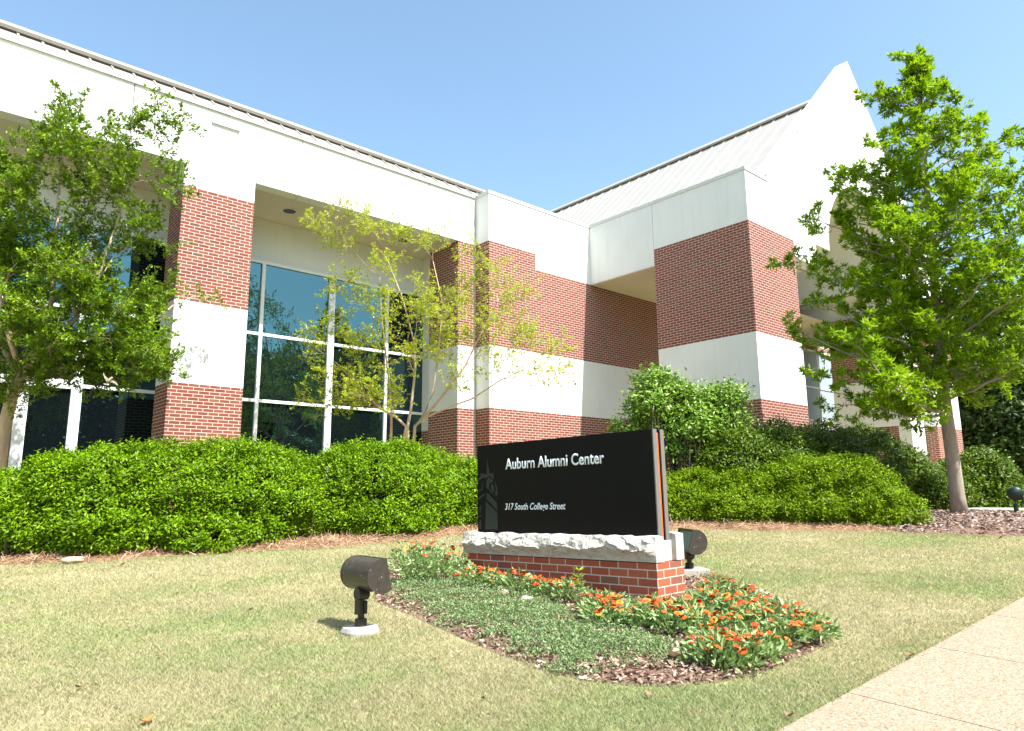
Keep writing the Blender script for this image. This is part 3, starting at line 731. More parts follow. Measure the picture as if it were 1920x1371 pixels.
# ------------------------------------------------------------------ floodlights
def floodlight(base, sgn, tilt, block, label, head_off=(0.02, 0, .40), stem_lean=.02, grp='bronze floodlights aimed at the sign', yaw=0.0):
    """half-round lamp head lying along Y, lens facing sgn*X"""
    t_ = thing('floodlight', label, 'floodlight', base, grp)
    t_.rotation_euler = (0, 0, yaw)
    if block == 'round':
        mb = MB(); n = 22
        ring = lambda r_, z, j: [(r_ * math.cos(a) * (1 + j * math.sin(5 * a + 1)), r_ * math.sin(a) * (1 + j * math.cos(3 * a)), z) for a in np.linspace(0, 2 * math.pi, n, False)]
        P = ring(.132, -.1, .03) + ring(.135, .015, .05) + ring(.122, .042, .03) + ring(.09, .047, .02)
        fs = [(k * n + i, k * n + (i + 1) % n, (k + 1) * n + (i + 1) % n, (k + 1) * n + i) for k in range(3) for i in range(n)] + [tuple(3 * n + i for i in range(n))]
        mb.add(P, fs); mb.build('concrete_base', M['concrete'], t_)
        zb = .045
    else:
        MB().box(-.16, .16, -.13, .13, -.1, .085).build('concrete_base', M['concrete'], t_, bevel=.012); zb = .085
    hz = head_off[2]
    mb = MB(); mb.tube([(0, 0, zb - .01), (0, 0, zb + .05)], .043, 14); mb.tube([(0, 0, zb + .045), (0, 0, zb + .085)], .024, 10)
    mb.build('collar', M['bronze_dark'], t_)
    zk = zb + .08
    mb = MB(); mb.box(-.035, -.006, -.036, .036, zk, zk + .105); mb.box(.004, .034, -.030, .03, zk + .002, zk + .092)
    mb.box(-.006, .004, -.022, .022, zk + .01, zk + .11); mb.build('stem', M['bronze_dark'], t_, bevel=.004)
    mb = MB(); zc = hz - .13
    mb.tube([(-.04, .0, zc), (.042, .0, zc)], [.045, .045], 16); mb.tube([(-.012, 0, zc), (-.0, 0, zc + .07)], .03, 10)
    mb.build('knuckle', M['bronze_dark'], t_, smooth=False)
    # head: D profile in XZ, extruded along Y
    R_, ch, ln = .116, .052, .375
    a0 = math.acos(ch / R_); A = np.linspace(a0, 2 * math.pi - a0, 30)
    ct, st = math.cos(tilt), math.sin(tilt)
    def prof(x, z): x *= sgn; return (head_off[0] + x * ct - z * st * sgn, hz + x * st * sgn + z * ct)
    pr = [prof(R_ * math.cos(a), R_ * math.sin(a)) for a in A]
    mb = MB(); n = len(pr)
    for i in range(n - 1):
        p, q = pr[i], pr[i + 1]; y0, y1 = -ln / 2, ln / 2
        f_ = (0, 1, 2, 3) if sgn > 0 else (3, 2, 1, 0)
        mb.add([(p[0], y0, p[1]), (p[0], y1, p[1]), (q[0], y1, q[1]), (q[0], y0, q[1])], [f_])
    head = mb.build('lamp_head', M['bronze'], t_, smooth=True)
    for y0, y1 in ((-ln / 2 - .008, -ln / 2 + .001), (ln / 2 - .001, ln / 2 + .008)):
        pp = [prof((R_ + .003) * math.cos(a), (R_ + .003) * math.sin(a)) for a in A]
        q = [(x, y0, z) for x, z in pp]; mb = MB(); mb.prism(q if sgn < 0 else q[::-1], (0, y1 - y0, 0)); mb.build('end_plate', M['bronze'], head)
    s1, s2 = prof(ch, R_ * math.sin(a0)), prof(ch, -R_ * math.sin(a0))
    i1, i2 = prof(ch - .012, R_ * math.sin(a0) - .01), prof(ch - .012, -R_ * math.sin(a0) + .01)
    mb = MB(); mb.add([(i1[0], -ln / 2 + .012, i1[1]), (i2[0], -ln / 2 + .012, i2[1]), (i2[0], ln / 2 - .012, i2[1]), (i1[0], ln / 2 - .012, i1[1])], [(0, 1, 2, 3) if sgn > 0 else (3, 2, 1, 0)])
    mb.build('lens', M['lens'], head)
    for s_ in (s1, s2):
        MB().box(s_[0] - .01, s_[0] + .01, -ln / 2, ln / 2, s_[1] - .006, s_[1] + .006).build('lens_frame', M['bronze'], head)
    return t_
b1 = at(676, 1187, 4.96); b1[2] = float(gz(b1[0], b1[1]))
floodlight(b1, 1, math.radians(12), 'round', 'bronze floodlight on a round concrete footing in the lawn left of the sign', head_off=(.05, 0, .395))
b2 = ong(1294, 1082)
floodlight(b2, -1, math.radians(16), 'block', 'bronze floodlight on a square concrete block behind the right end of the sign', head_off=(0.0, 0, .345), yaw=math.radians(-34))
# small dark green uplight by the path
b3 = ong(1907, 966)
ul = thing('uplight', 'dark green round-headed landscape light on a post beside the path at far right', 'garden light', b3)
mb = MB(); mb.tube([(0, 0, -.05), (0, 0, .20)], .042, 12); mb.build('post', M['green_metal'], ul)
mb = MB(); mb.tube([(0, 0, .2), (0, 0, .34)], .014, 8); mb.build('stem', M['green_metal'], ul)
mb = MB(); mb.tube([(-.13, -.05, .40), (-.10, -.04, .405), (0, 0, .42), (.08, .03, .435), (.11, .045, .44)], [.13, .135, .13, .09, .02], 18); mb.build('lamp_head', M['green_metal'], ul, smooth=True)

# ------------------------------------------------------------------ foliage builders
def lump_points(ells, n, rng, bumpf=1.1, bumpa=.10, ground=True, shell=.16):
    """points and outward normals over a union of ellipsoids (cx,cy,cz,rx,ry,rz)"""
    E_ = np.array(ells, float); area = (E_[:, 3] * E_[:, 5] + E_[:, 4] * E_[:, 5] + E_[:, 3] * E_[:, 4])
    out_p, out_n = [], []; got = 0
    while got < n:
        m_ = int(n * 1.6); k = rng.choice(len(E_), m_, p=area / area.sum())
        u = unit(rng.normal(size=(m_, 3))); r3 = E_[k, 3:6]; p0 = E_[k, :3] + u * r3
        b = 1 + bumpa * snoise(p0, bumpf, 3) + bumpa * .5 * snoise(p0, bumpf * 2.6, 4)
        p = E_[k, :3] + u * r3 * b[:, None] * (1 - shell * rng.random(m_) ** 1.6)[:, None]
        nn = unit(u / r3)
        ok = np.ones(m_, bool)
        for e in E_:
            d = (((p - e[:3]) / e[3:6]) ** 2).sum(1); ok &= ~((d < .62))
        if ground: ok &= p[:, 2] > gz(p[:, 0], p[:, 1]) + .02
        out_p.append(p[ok]); out_n.append(nn[ok]); got += ok.sum()
        if len(out_p) > 60: break
    return np.concatenate(out_p)[:n], np.concatenate(out_n)[:n]

def sprig_leaves(P, Nn, per, L, W, spread, rng, upw=.35, rad=.9):
    n = len(P); C = np.repeat(P, per, 0); D0 = np.repeat(unit(Nn + np.array([0, 0, upw])), per, 0)
    n0 = unit(D0 + np.array([0, 0, .35]) + rng.normal(size=(n * per, 3)) * .42)      # blades face outward and up, in rosettes
    tg = rng.normal(size=(n * per, 3)); tg = unit(tg - n0 * (tg * n0).sum(1, keepdims=True)); D = unit(tg + .45 * D0)
    pos = C + rng.normal(size=(n * per, 3)) * spread + D0 * (rng.random(n * per) * L * 1.2)[:, None]
    Ls = L * (.65 + .6 * rng.random(n * per)); V, T, rnd = leaf_arrays(pos, D, Ls, W * Ls / L, -.22, rng, n0)
    tone = np.repeat(rng.random(n), per * 4)
    return V, T, np.clip(.62 * rnd + .38 * tone, 0, 1)

def shrub(label, ells, n, per, L, W, mat, seed, spread=.05, name='shrub', cat='shrub', grp=None, bumpa=.10, bumpf=1.1, upw=.35, lobes=0, lr=.26):
    rng = np.random.default_rng(seed); ells = list(ells)
    for _ in range(lobes):                     # smaller mounds of new growth standing out of the big ones
        e = ells[rng.integers(len(ells))]
        if e[3] < lr * 1.4: continue
        u = unit(rng.normal(size=3)); u[2] = u[2] * .9 + .05
        c = np.array(e[:3]) + u * np.array(e[3:6]) * .86; q = lr * (.7 + .7 * rng.random())
        if c[2] > float(gz(c[0], c[1])) + q * .5: ells.append((c[0], c[1], c[2], q, q, q * .75))
    base = (float(np.mean([e[0] for e in ells])), float(np.mean([e[1] for e in ells]))); bz = float(gz(*base))
    t_ = thing(name, label, cat, (base[0], base[1], bz), grp)
    P, Nn = lump_points(ells, n, rng, bumpf, bumpa); off = np.array([base[0], base[1], bz])
    V, T, rnd = sprig_leaves(P - off, Nn, per, L, W, spread, rng, upw)
    np_mesh('foliage', V, T, mat, t_, {'rnd': rnd})
    mb = MB()                                  # twiggy inner mass: many stems from the ground plus short twigs
    for e in ells:
        e = np.array(e)
        for _ in range(16):
            d = unit(rng.normal(size=3)); d[2] = abs(d[2]) * .8 - .1
            tip = e[:3] + d * e[3:6] * .86; a = rng.normal(size=2) * .12
            st = np.array([e[0] + a[0] + d[0] * e[3] * .2, e[1] + a[1] + d[1] * e[4] * .2, float(gz(e[0], e[1])) - .03])
            midp = (st + tip) / 2 + rng.normal(size=3) * .08
            mb.tube([st - off, midp - off, tip - off], [.016, .011, .005], 5)
    mb.build('branches', M['twig'], t_)
    return t_

# clipped hedge shrubs left of the sign ------------------------------------------------
def mass(px, top, base, dback, rx, ry, dz=0.0):
    """an ellipsoid whose front foot is seen at (px, base) and whose crest is seen at y=top"""
    f_ = ong(px, base); dirv = unit(np.array([f_[0], f_[1]])); c = np.array([f_[0], f_[1]]) + dirv * dback
    dep = c[0] * FWD[0] + c[1] * FWD[1]
    zt = at(px, top, dep + .0)[2]; zb = float(gz(c[0], c[1]))
    h = zt - zb; cz = zb + h * .40 + dz
    return (c[0], c[1], cz, rx, ry, zt - cz)
def skirt(L_):
    """low fringe of growth that carries the leaves down to the ground"""
    return L_ + [(e[0] - .12 * unit(np.array(e[:2]))[0], e[1] - .12 * unit(np.array(e[:2]))[1], float(gz(e[0], e[1])) + .24, e[3] * .98, e[4] * .88, .34) for e in L_]
def leftmass(specs, rx, ry, db): return skirt([mass(p, t_, b_, db, rx, ry) for p, t_, b_ in specs])
A1 = leftmass([(-150, 898, 1052), (-90, 896, 1050), (-35, 894, 1048), (20, 890, 1046)], .60, .92, .70)
A2 = leftmass([(112, 858, 1047), (170, 842, 1048), (235, 838, 1043), (310, 837, 1037), (385, 836, 1035), (445, 833, 1030), (495, 841, 1022), (530, 858, 1010)], .62, .92, .70)
A3 = leftmass([(632, 850, 1011), (685, 833, 1012), (735, 835, 1008), (790, 846, 998), (845, 858, 994), (890, 872, 994)], .60, .88, .68)
HK = dict(spread=.04, bumpa=.12, bumpf=1.7, upw=.55, lobes=46)
GH = 'clipped evergreen shrubs along the front lawn'
shrub('dense clipped green shrub cut off by the left picture edge below the window door', A1, 3264, 22, .052, .022, M['leaf_hedge'], 21, grp=GH, **HK)
shrub('long dense clipped green shrub below the brick column left of the other round shrub', A2, 8537, 22, .052, .022, M['leaf_hedge'], 22, grp=GH, **HK)
shrub('dense clipped green shrub between the long shrub and the black sign', A3, 6026, 22, .052, .022, M['leaf_hedge'], 23, grp=GH, **HK)
# right of the sign ---------------------------------------------------------------------
D1 = [mass(p, t_, b_, .86, .75, 1.0) for p, t_, b_ in [(1235, 903, 986), (1290, 896, 986), (1345, 888, 987), (1405, 889, 988), (1465, 880, 989), (1515, 866, 991), (1565, 858, 992)]]
D1 = skirt(D1)
D1 += [mass(1598, 884, 992, .8, .55, .9), mass(1632, 924, 991, .65, .42, .7)]
shrub('wide mounded light green shrub in the sun right of the black sign', D1, 8200, 20, .052, .019, M['leaf_mound'], 31, bumpa=.12, bumpf=1.6, upw=.7, spread=.04, lobes=34)
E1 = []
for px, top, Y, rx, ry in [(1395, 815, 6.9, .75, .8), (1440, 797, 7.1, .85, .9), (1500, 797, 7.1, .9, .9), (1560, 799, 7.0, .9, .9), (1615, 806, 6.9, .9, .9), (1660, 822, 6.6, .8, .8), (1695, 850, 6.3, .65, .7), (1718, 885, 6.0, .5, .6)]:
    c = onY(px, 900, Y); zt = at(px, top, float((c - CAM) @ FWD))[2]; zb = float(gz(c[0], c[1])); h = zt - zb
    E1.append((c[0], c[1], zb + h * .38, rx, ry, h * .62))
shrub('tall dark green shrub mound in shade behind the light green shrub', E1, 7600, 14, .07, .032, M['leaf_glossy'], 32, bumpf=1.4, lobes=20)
fd = 13.2
F1 = []
for px, py, r_, dd in [(1228, 722, .27, 0), (1262, 742, .30, .1), (1225, 755, .25, -.2), (1298, 755, .28, .2), (1345, 752, .25, .3), (1374, 742, .18, .2), (1290, 792, .36, -.1), (1340, 790, .34, .2), (1200, 765, .20, -.1), (1228, 800, .28, 0), (1375, 785, .20, .4), (1262, 838, .28, 0), (1318, 836, .28, .2), (1172, 808, .22, -.1), (1205, 836, .28, -.1)]:
    c = at(px, py, fd + dd); F1.append((c[0], c[1], c[2], r_, r_, r_ * .7))
shrub('loose open light green holly rising between the sign and the brick pier', F1, 2000, 12, .085, .038, M['leaf_holly'], 33, spread=.075, name='holly_bush', cat='bush', bumpa=.22, bumpf=1.8)
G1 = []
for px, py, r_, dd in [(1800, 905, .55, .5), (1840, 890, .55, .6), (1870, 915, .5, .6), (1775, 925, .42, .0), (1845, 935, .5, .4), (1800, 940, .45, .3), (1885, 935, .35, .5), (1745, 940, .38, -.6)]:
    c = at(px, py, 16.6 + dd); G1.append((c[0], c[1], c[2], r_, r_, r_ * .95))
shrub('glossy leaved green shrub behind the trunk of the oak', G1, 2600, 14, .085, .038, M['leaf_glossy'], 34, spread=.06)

# ------------------------------------------------------------------ trees
class Tree:
    def __init__(s, seed): s.rng = np.random.default_rng(seed); s.mb = MB(); s.tw = []; s.rnd = random.Random(seed)
    def limb(s, p0, p1, r0, r1, n=7, wob=.05, sag=0., bow=None, sides=6):
        p0, p1 = np.array(p0, float), np.array(p1, float); L = np.linalg.norm(p1 - p0); pts = []
        off = s.rng.normal(size=3) * wob * L
        for i in range(n + 1):
            t_ = i / n; p = p0 + (p1 - p0) * t_ + off * math.sin(math.pi * t_) + s.rng.normal(size=3) * wob * .18 * L * (0 < i < n)
            p[2] += sag * L * math.sin(math.pi * t_)
            pts.append(p)
        rad = [r0 + (r1 - r0) * (i / n) ** .8 for i in range(n + 1)]
        s.mb.tube(pts, rad, sides); return pts, rad
    def twigs(s, pts, rad, dens, length, up=.25, t0=.3, spread=1.0, sub=2, r=.006):
        """side twigs along a limb; each leaves (p, dir, length) behind for the leaves"""
        pts = np.array(pts); seg = np.linalg.norm(np.diff(pts, axis=0), axis=1); cum = np.r_[0, np.cumsum(seg)]; tot = cum[-1]
        m_ = max(2, int(dens * tot * (1 - t0)))
        for k in range(m_):
            t_ = t0 + (1 - t0) * (k + s.rng.random()) / m_; d = t_ * tot; i = min(np.searchsorted(cum, d) - 1, len(seg) - 1); i = max(i, 0)
            f_ = (d - cum[i]) / (seg[i] + 1e-9); p = pts[i] * (1 - f_) + pts[i + 1] * f_; ax_ = unit(pts[i + 1] - pts[i])
            q = s.rng.normal(size=3); q -= ax_ * (q @ ax_); q = unit(q); q[2] += up
            dr_ = unit(ax_ * .55 + q * spread * .9); ll = length * (.5 + .8 * s.rng.random()) * (1.15 - .5 * t_)
            e = p + dr_ * ll; e[2] += .04 * ll; rr = min(r, rad[i] * .6)
            mid_ = (p + e) / 2 + s.rng.normal(size=3) * .05 * ll
            s.mb.tube([p, mid_, e], [rr, rr * .75, rr * .4], 4, cap=False)
            s.tw.append((p, e))
            if sub:
                for _ in range(sub):
                    u = .35 + .6 * s.rng.random(); a = p + (e - p) * u; q2 = s.rng.normal(size=3); q2[2] += up
                    e2 = a + unit(dr_ * .6 + unit(q2) * .9) * ll * (.35 + .35 * s.rng.random())
                    s.mb.tube([a, e2], [rr * .55, rr * .25], 4, cap=False); s.tw.append((a, e2))
        s.tw.append((pts[-2], pts[-1]))
    def leaves(s, name, mat, parent, off, per_m, L, W, spread, keep=1.0, droop=0.0, tone_by=None, start=.1, tuft=0):
        P, D = [], []; A = np.array([a for a, b in s.tw]); B_ = np.array([b for a, b in s.tw])
        if keep < 1: k = s.rng.random(len(A)) < keep; A, B_ = A[k], B_[k]
        ln = np.linalg.norm(B_ - A, axis=1); cnt = np.maximum(2, (ln * per_m).astype(int))
        idx = np.repeat(np.arange(len(A)), cnt); u = start + (1 - start) * s.rng.random(len(idx))
        base = A[idx] + (B_ - A)[idx] * u[:, None]; ax_ = unit(B_ - A)[idx]
        D = unit(ax_ * .6 + s.rng.normal(size=(len(idx), 3)) * .75 + np.array([0, 0, -droop])); pos = base + s.rng.normal(size=base.shape) * spread
        if tuft:
            ti = np.repeat(np.arange(len(A)), tuft); pos = np.concatenate([pos, B_[ti] + s.rng.normal(size=(len(ti), 3)) * spread * .4])
            D = np.concatenate([D, unit(unit(B_ - A)[ti] * .7 + s.rng.normal(size=(len(ti), 3)) * .8 + np.array([0, 0, .15]))]); idx = np.r_[idx, ti]
        Ls = L * (.6 + .65 * s.rng.random(len(pos)))
        n0 = unit(np.array([0, -.25, 1.0]) + s.rng.normal(size=pos.shape) * .55); D = unit(D - .55 * n0 * (D * n0).sum(1, keepdims=True))
        V, T, rnd = leaf_arrays(pos - off, D, Ls, W * Ls / L, -.2, s.rng, n0)
        tone = np.repeat(s.rng.random(len(A))[idx], 4); rnd = np.clip(.55 * rnd + .45 * tone, 0, 1)
        return np_mesh(name, V, T, mat, parent, {'rnd': rnd})
    def wood(s, name, mat, parent, off):
        s.mb.v = [tuple(np.array(v) - off) for v in s.mb.v]; return s.mb.build(name, mat, parent, smooth=True)

# right-hand oak -----------------------------------------------------------------------
OB = ong(1800, 966); OD = float((OB - CAM) @ FWD)
def oakp(px, py, dd=0.): return at(px, py, OD + dd)
ok_ = Tree(5)
axis_px = [(1800, 972), (1795, 930), (1785, 850), (1772, 760), (1763, 680), (1757, 600), (1750, 500), (1742, 400), (1734, 300), (1727, 200), (1724, 92)]
AXP = [oakp(x, y, .0) for x, y in axis_px]
AXP[0][2] = float(gz(AXP[0][0], AXP[0][1])) - .05
ok_.mb.tube(AXP, [.175, .135, .125, .115, .105, .092, .075, .058, .04, .024, .006], 12)
AXA = np.array(AXP)
def ax_at(py):
    ys = np.array([y for x, y in axis_px][::-1]); xs = np.array([x for x, y in axis_px][::-1]); x = float(np.interp(py, ys, xs)); return x
prof = [(95, 9, 8), (130, 30, 18), (180, 84, 32), (240, 110, 48), (300, 124, 84), (340, 150, 135), (400, 165, 172), (450, 190, 190), (500, 228, 190), (560, 215, 195), (610, 232, 195), (650, 205, 185), (690, 185, 165), (715, 110, 90), (740, 80, 30)]
PYs = np.array([p[0] for p in prof]); PL = np.array([p[1] for p in prof]); PR = np.array([p[2] for p in prof])
rh = unit(np.array([RT[0], RT[1], 0])); fh = unit(np.array([FWD[0], FWD[1], 0])); ppm = F / OD
nb = 98
specials = [(1722, 96, 0), (1737, 128, .1), (1702, 132, .0), (1748, 178, -.1), (1460, 497, 1.0), (1478, 606, .3), (1517, 406, .6), (1545, 700, -.4), (1562, 335, .2), (1625, 178, .1), (1845, 222, .0), (1905, 268, .4), (1918, 320, -.3), (1560, 768, .3), (1690, 106, 0), (1690, 700, -2.4), (1600, 640, -2.0), (1640, 760, -.8), (1880, 700, -.6), (1905, 640, .8)]
def oak_branch(tip, tip_py, r_m):
    drop = r_m * (.28 + .25 * ok_.rng.random()); zc = tip[2] - drop
    zs = AXA[:, 2]; zc = min(max(zc, AXA[3, 2] - .1), zs[-2]); a = np.array([np.interp(zc, zs, AXA[:, k]) for k in range(3)])
    r0 = max(.012, .016 * r_m + .008)
    pts, rad = ok_.limb(a, tip, r0, .004, 8, .05, -.03 if r_m > 1 else 0)
    ok_.twigs(pts, rad, 6.8, min(.48, .15 + .20 * r_m), .32, .18, .9, 2)
for px, py, dd in specials:
    tip = oakp(px, py, dd); oak_branch(tip, py, float(np.linalg.norm((tip - oakp(ax_at(min(py, 760)), py))[:2])))
for k in range(nb):
    u = (k + .5) / nb; py = 100 + 610 * u ** .8; phi = k * 2.39996 + ok_.rng.normal() * .25
    cR, cF = math.cos(phi), math.sin(phi); ext = np.interp(py, PYs, PR) if cR > 0 else np.interp(py, PYs, PL)
    av = .5 * (np.interp(py, PYs, PR) + np.interp(py, PYs, PL)); r_px = math.hypot(ext * cR, av * cF) * (.62 + .40 * ok_.rng.random())
    r_m = r_px / ppm; c = oakp(ax_at(py), py); tip = c + rh * r_m * cR + fh * r_m * cF + np.array([0, 0, .12 * r_m])
    oak_branch(tip, py, r_m)
oak = thing('oak_tree', 'young leafy oak with a straight grey trunk in the mulch bed before the entrance wing', 'tree', OB)
ok_.wood('trunk', M['bark_oak'], oak, OB)
ok_.leaves('crown', M['leaf_oak'], oak, OB, 56, .122, .040, .03, tuft=18)

# crepe myrtles ---------------------------------------------------------------------------
def crepe(seed, base, stems, tips, dep, name_label, mat, per_m, L, W, twl, dens, keep, tuft, sub=2, twr=.005):
    t_ = Tree(seed); bp = np.array(base, float)
    forks = []
    for path, r0, r1 in stems:
        pts = [at(px, py, dep + dd) for px, py, dd in path]
        if pts[0][2] < gz(pts[0][0], pts[0][1]) + .9: pts[0] = np.array([pts[0][0], pts[0][1], float(gz(pts[0][0], pts[0][1])) - .05])
        n = len(pts); rad = [r0 + (r1 - r0) * i / (n - 1) for i in range(n)]; t_.mb.tube(pts, rad, 8); forks += [(p, r_) for p, r_ in list(zip(pts, rad))[1:]]
    for px, py, dd in tips:
        tip = at(px, py, dep + dd)
        best = min(forks, key=lambda q: np.linalg.norm(q[0] - tip) + (3 if q[0][2] > tip[2] - .1 else 0) + .5 * abs(q[0][2] - (tip[2] - np.linalg.norm((q[0] - tip)[:2]) * .9)))
        pts, rad = t_.limb(best[0], tip, min(best[1] * .5, .016), .003, 8, .06, .06)
        forks += [(pts[3], rad[3]), (pts[5], rad[5])]
        t_.twigs(pts, rad, dens, twl, .2, .3, 1.0, sub, twr)
    th = thing('crepe_myrtle', name_label, 'tree', bp)
    t_.wood('trunk', M['bark_crepe'], th, bp)
    t_.leaves('crown', mat, th, bp, per_m, L, W, .02, keep=keep, tuft=tuft)
    return th, t_
ld = 11.2
lb = at(-6, 915, ld); lb[2] = float(gz(lb[0], lb[1]))
rr = np.random.default_rng(3)
tips = [(130, 192, 0), (118, 240, .3), (150, 250, -.3), (255, 232, .2), (232, 290, -.2), (335, 218, .3), (335, 335, .2), (300, 425, .4), (255, 470, .3), (270, 620, .2), (325, 700, .2), (300, 680, .1), (230, 700, .2), (150, 690, -.3), (80, 705, -.3), (60, 290, .2), (25, 330, 0), (5, 300, .3), (-60, 290, 0), (-140, 400, .3), (-160, 560, 0), (-90, 470, -.4), (-60, 640, .2), (180, 400, .4), (90, 400, -.5), (40, 430, -.4), (150, 500, -.8), (220, 560, -.6), (100, 590, -1.), (20, 560, -1.), (-30, 380, -.5), (210, 350, .2), (120, 330, -.2), (180, 620, -.7), (60, 500, .8), (120, 440, .8), (190, 520, .8), (240, 640, .7), (0, 480, .8), (60, 620, .6), (290, 540, .6), (250, 400, -.2), (285, 590, -.2)]
LCROWN = [(110, 215), (150, 275), (180, 345), (220, 290), (245, 300), (215, 400), (235, 455), (285, 500), (300, 570), (310, 690), (220, 700), (120, 690), (60, 700), (-80, 690), (-180, 600), (-190, 420), (-90, 300), (20, 290), (70, 265)]
def fill_tips(poly, n, rg, dmax):
    out = []
    while len(out) < n:
        q = rg.uniform(-200, 1100, 2)
        if in_poly(np.array([q[0]]), np.array([q[1]]), poly)[0]: out.append((q[0], q[1], rg.uniform(-dmax, dmax)))
    return out
tips += fill_tips(LCROWN, 75, rr, .95)
lt, ltree = crepe(41, lb, [([(-6, 915, 0), (8, 800, 0), (30, 715, 0), (48, 690, .0)], .10, .075), ([(48, 690, 0), (75, 640, .1), (98, 560, .15), (105, 450, .1), (112, 330, 0)], .06, .018),
                    ([(48, 690, 0), (90, 655, -.2), (140, 600, -.3), (185, 520, -.2), (225, 400, 0)], .05, .015), ([(40, 700, 0), (20, 640, -.3), (0, 560, -.3), (-20, 460, -.2), (-30, 380, 0)], .05, .015),
                    ([(30, 715, 0), (5, 650, .3), (2, 600, .5), (15, 520, .6)], .04, .02), ([(60, 668, 0), (130, 655, .5), (210, 625, .6), (290, 590, .6)], .035, .014)],
           tips, ld, 'full leafy green multi-stemmed crepe myrtle by the left picture edge before the windows', M['leaf_crepe'], 80, .060, .030, .50, 21, 1.0, 9, 3, .003)
# the long low branch reaching across the column
t2 = Tree(77); p_a = at(290, 600, ld + .6); p_b = onY(415, 566, 13.68); pts, rad = t2.limb(p_a, p_b, .014, .004, 8, .03, .05); t2.twigs(pts, rad, 7, .22, .2, .25, 1, 1, .004)
t2.mb.v = [tuple(np.array(v) - lb) for v in t2.mb.v]; t2.mb.build('branch', M['bark_crepe'], lt, smooth=True)
t2.leaves('branch_leaves', M['leaf_crepe'], lt, lb, 60, .062, .032, .02, tuft=8)
bc = at(307, 550, ld + .75) - lb; mb = MB(); r2 = np.random.default_rng(9)
for k in range(26):
    q = bc + r2.normal(size=3) * np.array([.028, .028, .04]); rad_ = .018 + .012 * r2.random()
    mb.tube([q + np.array([0, 0, -rad_]), q + np.array([0, 0, -rad_ * .5]), q, q + np.array([0, 0, rad_ * .6]), q + np.array([0, 0, rad_])], [rad_ * .2, rad_ * .85, rad_, rad_ * .75, rad_ * .15], 7)
mb.build('blossom', M['blossom'], lt)

cd_ = 15.1
cb = at(762, 850, cd_); cb[2] = float(gz(cb[0], cb[1]))
ctips = [(575, 404, .1), (625, 445, .2), (668, 386, .1), (690, 415, 0), (740, 430, .2), (805, 440, .3), (790, 460, 0), (905, 490, .3), (870, 470, .2), (620, 540, .2), (562, 632, .1), (600, 640, -.2), (570, 752, .2), (640, 590, .3), (650, 690, -.3), (630, 720, 0), (1000, 545, .5), (985, 610, .3), (950, 600, .3), (1060, 645, .5), (1070, 700, .2), (1020, 690, .3), (940, 560, .1), (930, 640, -.2), (880, 620, -.3), (840, 560, -.3), (780, 560, -.4), (720, 540, -.3), (700, 620, -.5), (760, 640, -.6), (820, 650, -.6), (660, 640, .3), (610, 690, -.1), (880, 540, .4), (860, 700, -.4), (690, 500, .2), (740, 590, .4), (980, 690, .2), (920, 700, .2), (690, 740, -.3), (650, 750, 0), (800, 600, .4), (1000, 650, .4)]
CCROWN = [(668, 400), (740, 440), (830, 450), (900, 500), (960, 560), (1000, 590), (1020, 680), (930, 720), (860, 730), (760, 740), (690, 760), (640, 740), (620, 640), (610, 580), (640, 470)]
ctips += fill_tips(CCROWN, 34, rr, .8)
cth, ctree = crepe(52, cb, [([(752, 850, 0), (762, 800, 0), (742, 782, 0), (716, 768, .0), (690, 745, 0), (640, 690, .1)], .04, .010), ([(764, 850, 0), (764, 800, 0), (770, 770, .1), (778, 700, .1), (776, 640, .1), (755, 560, .1), (720, 470, .1)], .042, .008),
                    ([(774, 850, .1), (778, 800, .1), (795, 778, .1), (812, 735, .1), (822, 660, .2), (830, 570, .2), (812, 490, .2)], .038, .007), ([(776, 800, .1), (800, 782, .1), (838, 765, .2), (885, 748, .2), (940, 712, .3), (990, 690, .3)], .028, .009),
                    ([(733, 850, .4), (734, 770, .4), (728, 700, .4), (716, 600, .4), (712, 520, .4)], .032, .012), ([(790, 790, 0), (830, 742, -.1), (870, 690, -.1), (905, 620, 0), (935, 560, .1)], .032, .012)],
                   ctips, cd_, 'sparse yellow-green crepe myrtle with bare pale stems before the right-hand windows', M['leaf_young'], 52, .050, .026, .48, 19, .88, 7, 3, .0024)

# evergreens beyond the entrance at the right edge, and street trees across the road (seen mirrored in the glass)
def far_tree(label, base, crown, trunk_h, n, per, L, W, mat, seed, grp):
    rng = np.random.default_rng(seed); bz = float(gz(base[0], base[1])); off = np.array([base[0], base[1], bz]); th = thing('broadleaf_tree', label, 'tree', off, grp)
    mb = MB(); top = max(c[2] for c in crown); mb.tube([(0, 0, -.1), (.05, 0, trunk_h), (.1, .05, top * .6), (.05, 0, top * .85)], [.28, .22, .14, .04], 9)
    for c in crown: mb.tube([(0.05, 0, trunk_h * .9 + .2 * abs(c[0])), (c[0] * .5, c[1] * .5, (trunk_h + c[2]) * .55), (c[0], c[1], c[2])], [.11, .07, .02], 6)
    mb.build('trunk', M['bark_oak'], th, smooth=True)
    P, Nn = lump_points(crown, n, rng, .45, .22, ground=False, shell=.55)
    V, T, rnd = sprig_leaves(P, Nn, per, L, W, L * 1.2, rng, .2, 1.0); np_mesh('crown', V, T, mat, th, {'rnd': rnd}); return th
c1 = at(1905, 800, 31)
far_tree('dark evergreen tree beyond the entrance at the right picture edge', (c1[0], c1[1]), [(0, 0, 3.2, 2.6, 2.6, 2.6), (1.2, -1.4, 5.4, 2.2, 2.2, 2.0), (-1.3, .6, 4.6, 1.7, 1.7, 1.8), (.6, .4, 7.4, 1.8, 1.8, 1.8), (1.6, -2.2, 2.4, 2.2, 2.2, 2.2)], 1.6, 7000, 10, .26, .12, M['leaf_dark'], 61, None, )
c1 = at(1850, 840, 38)
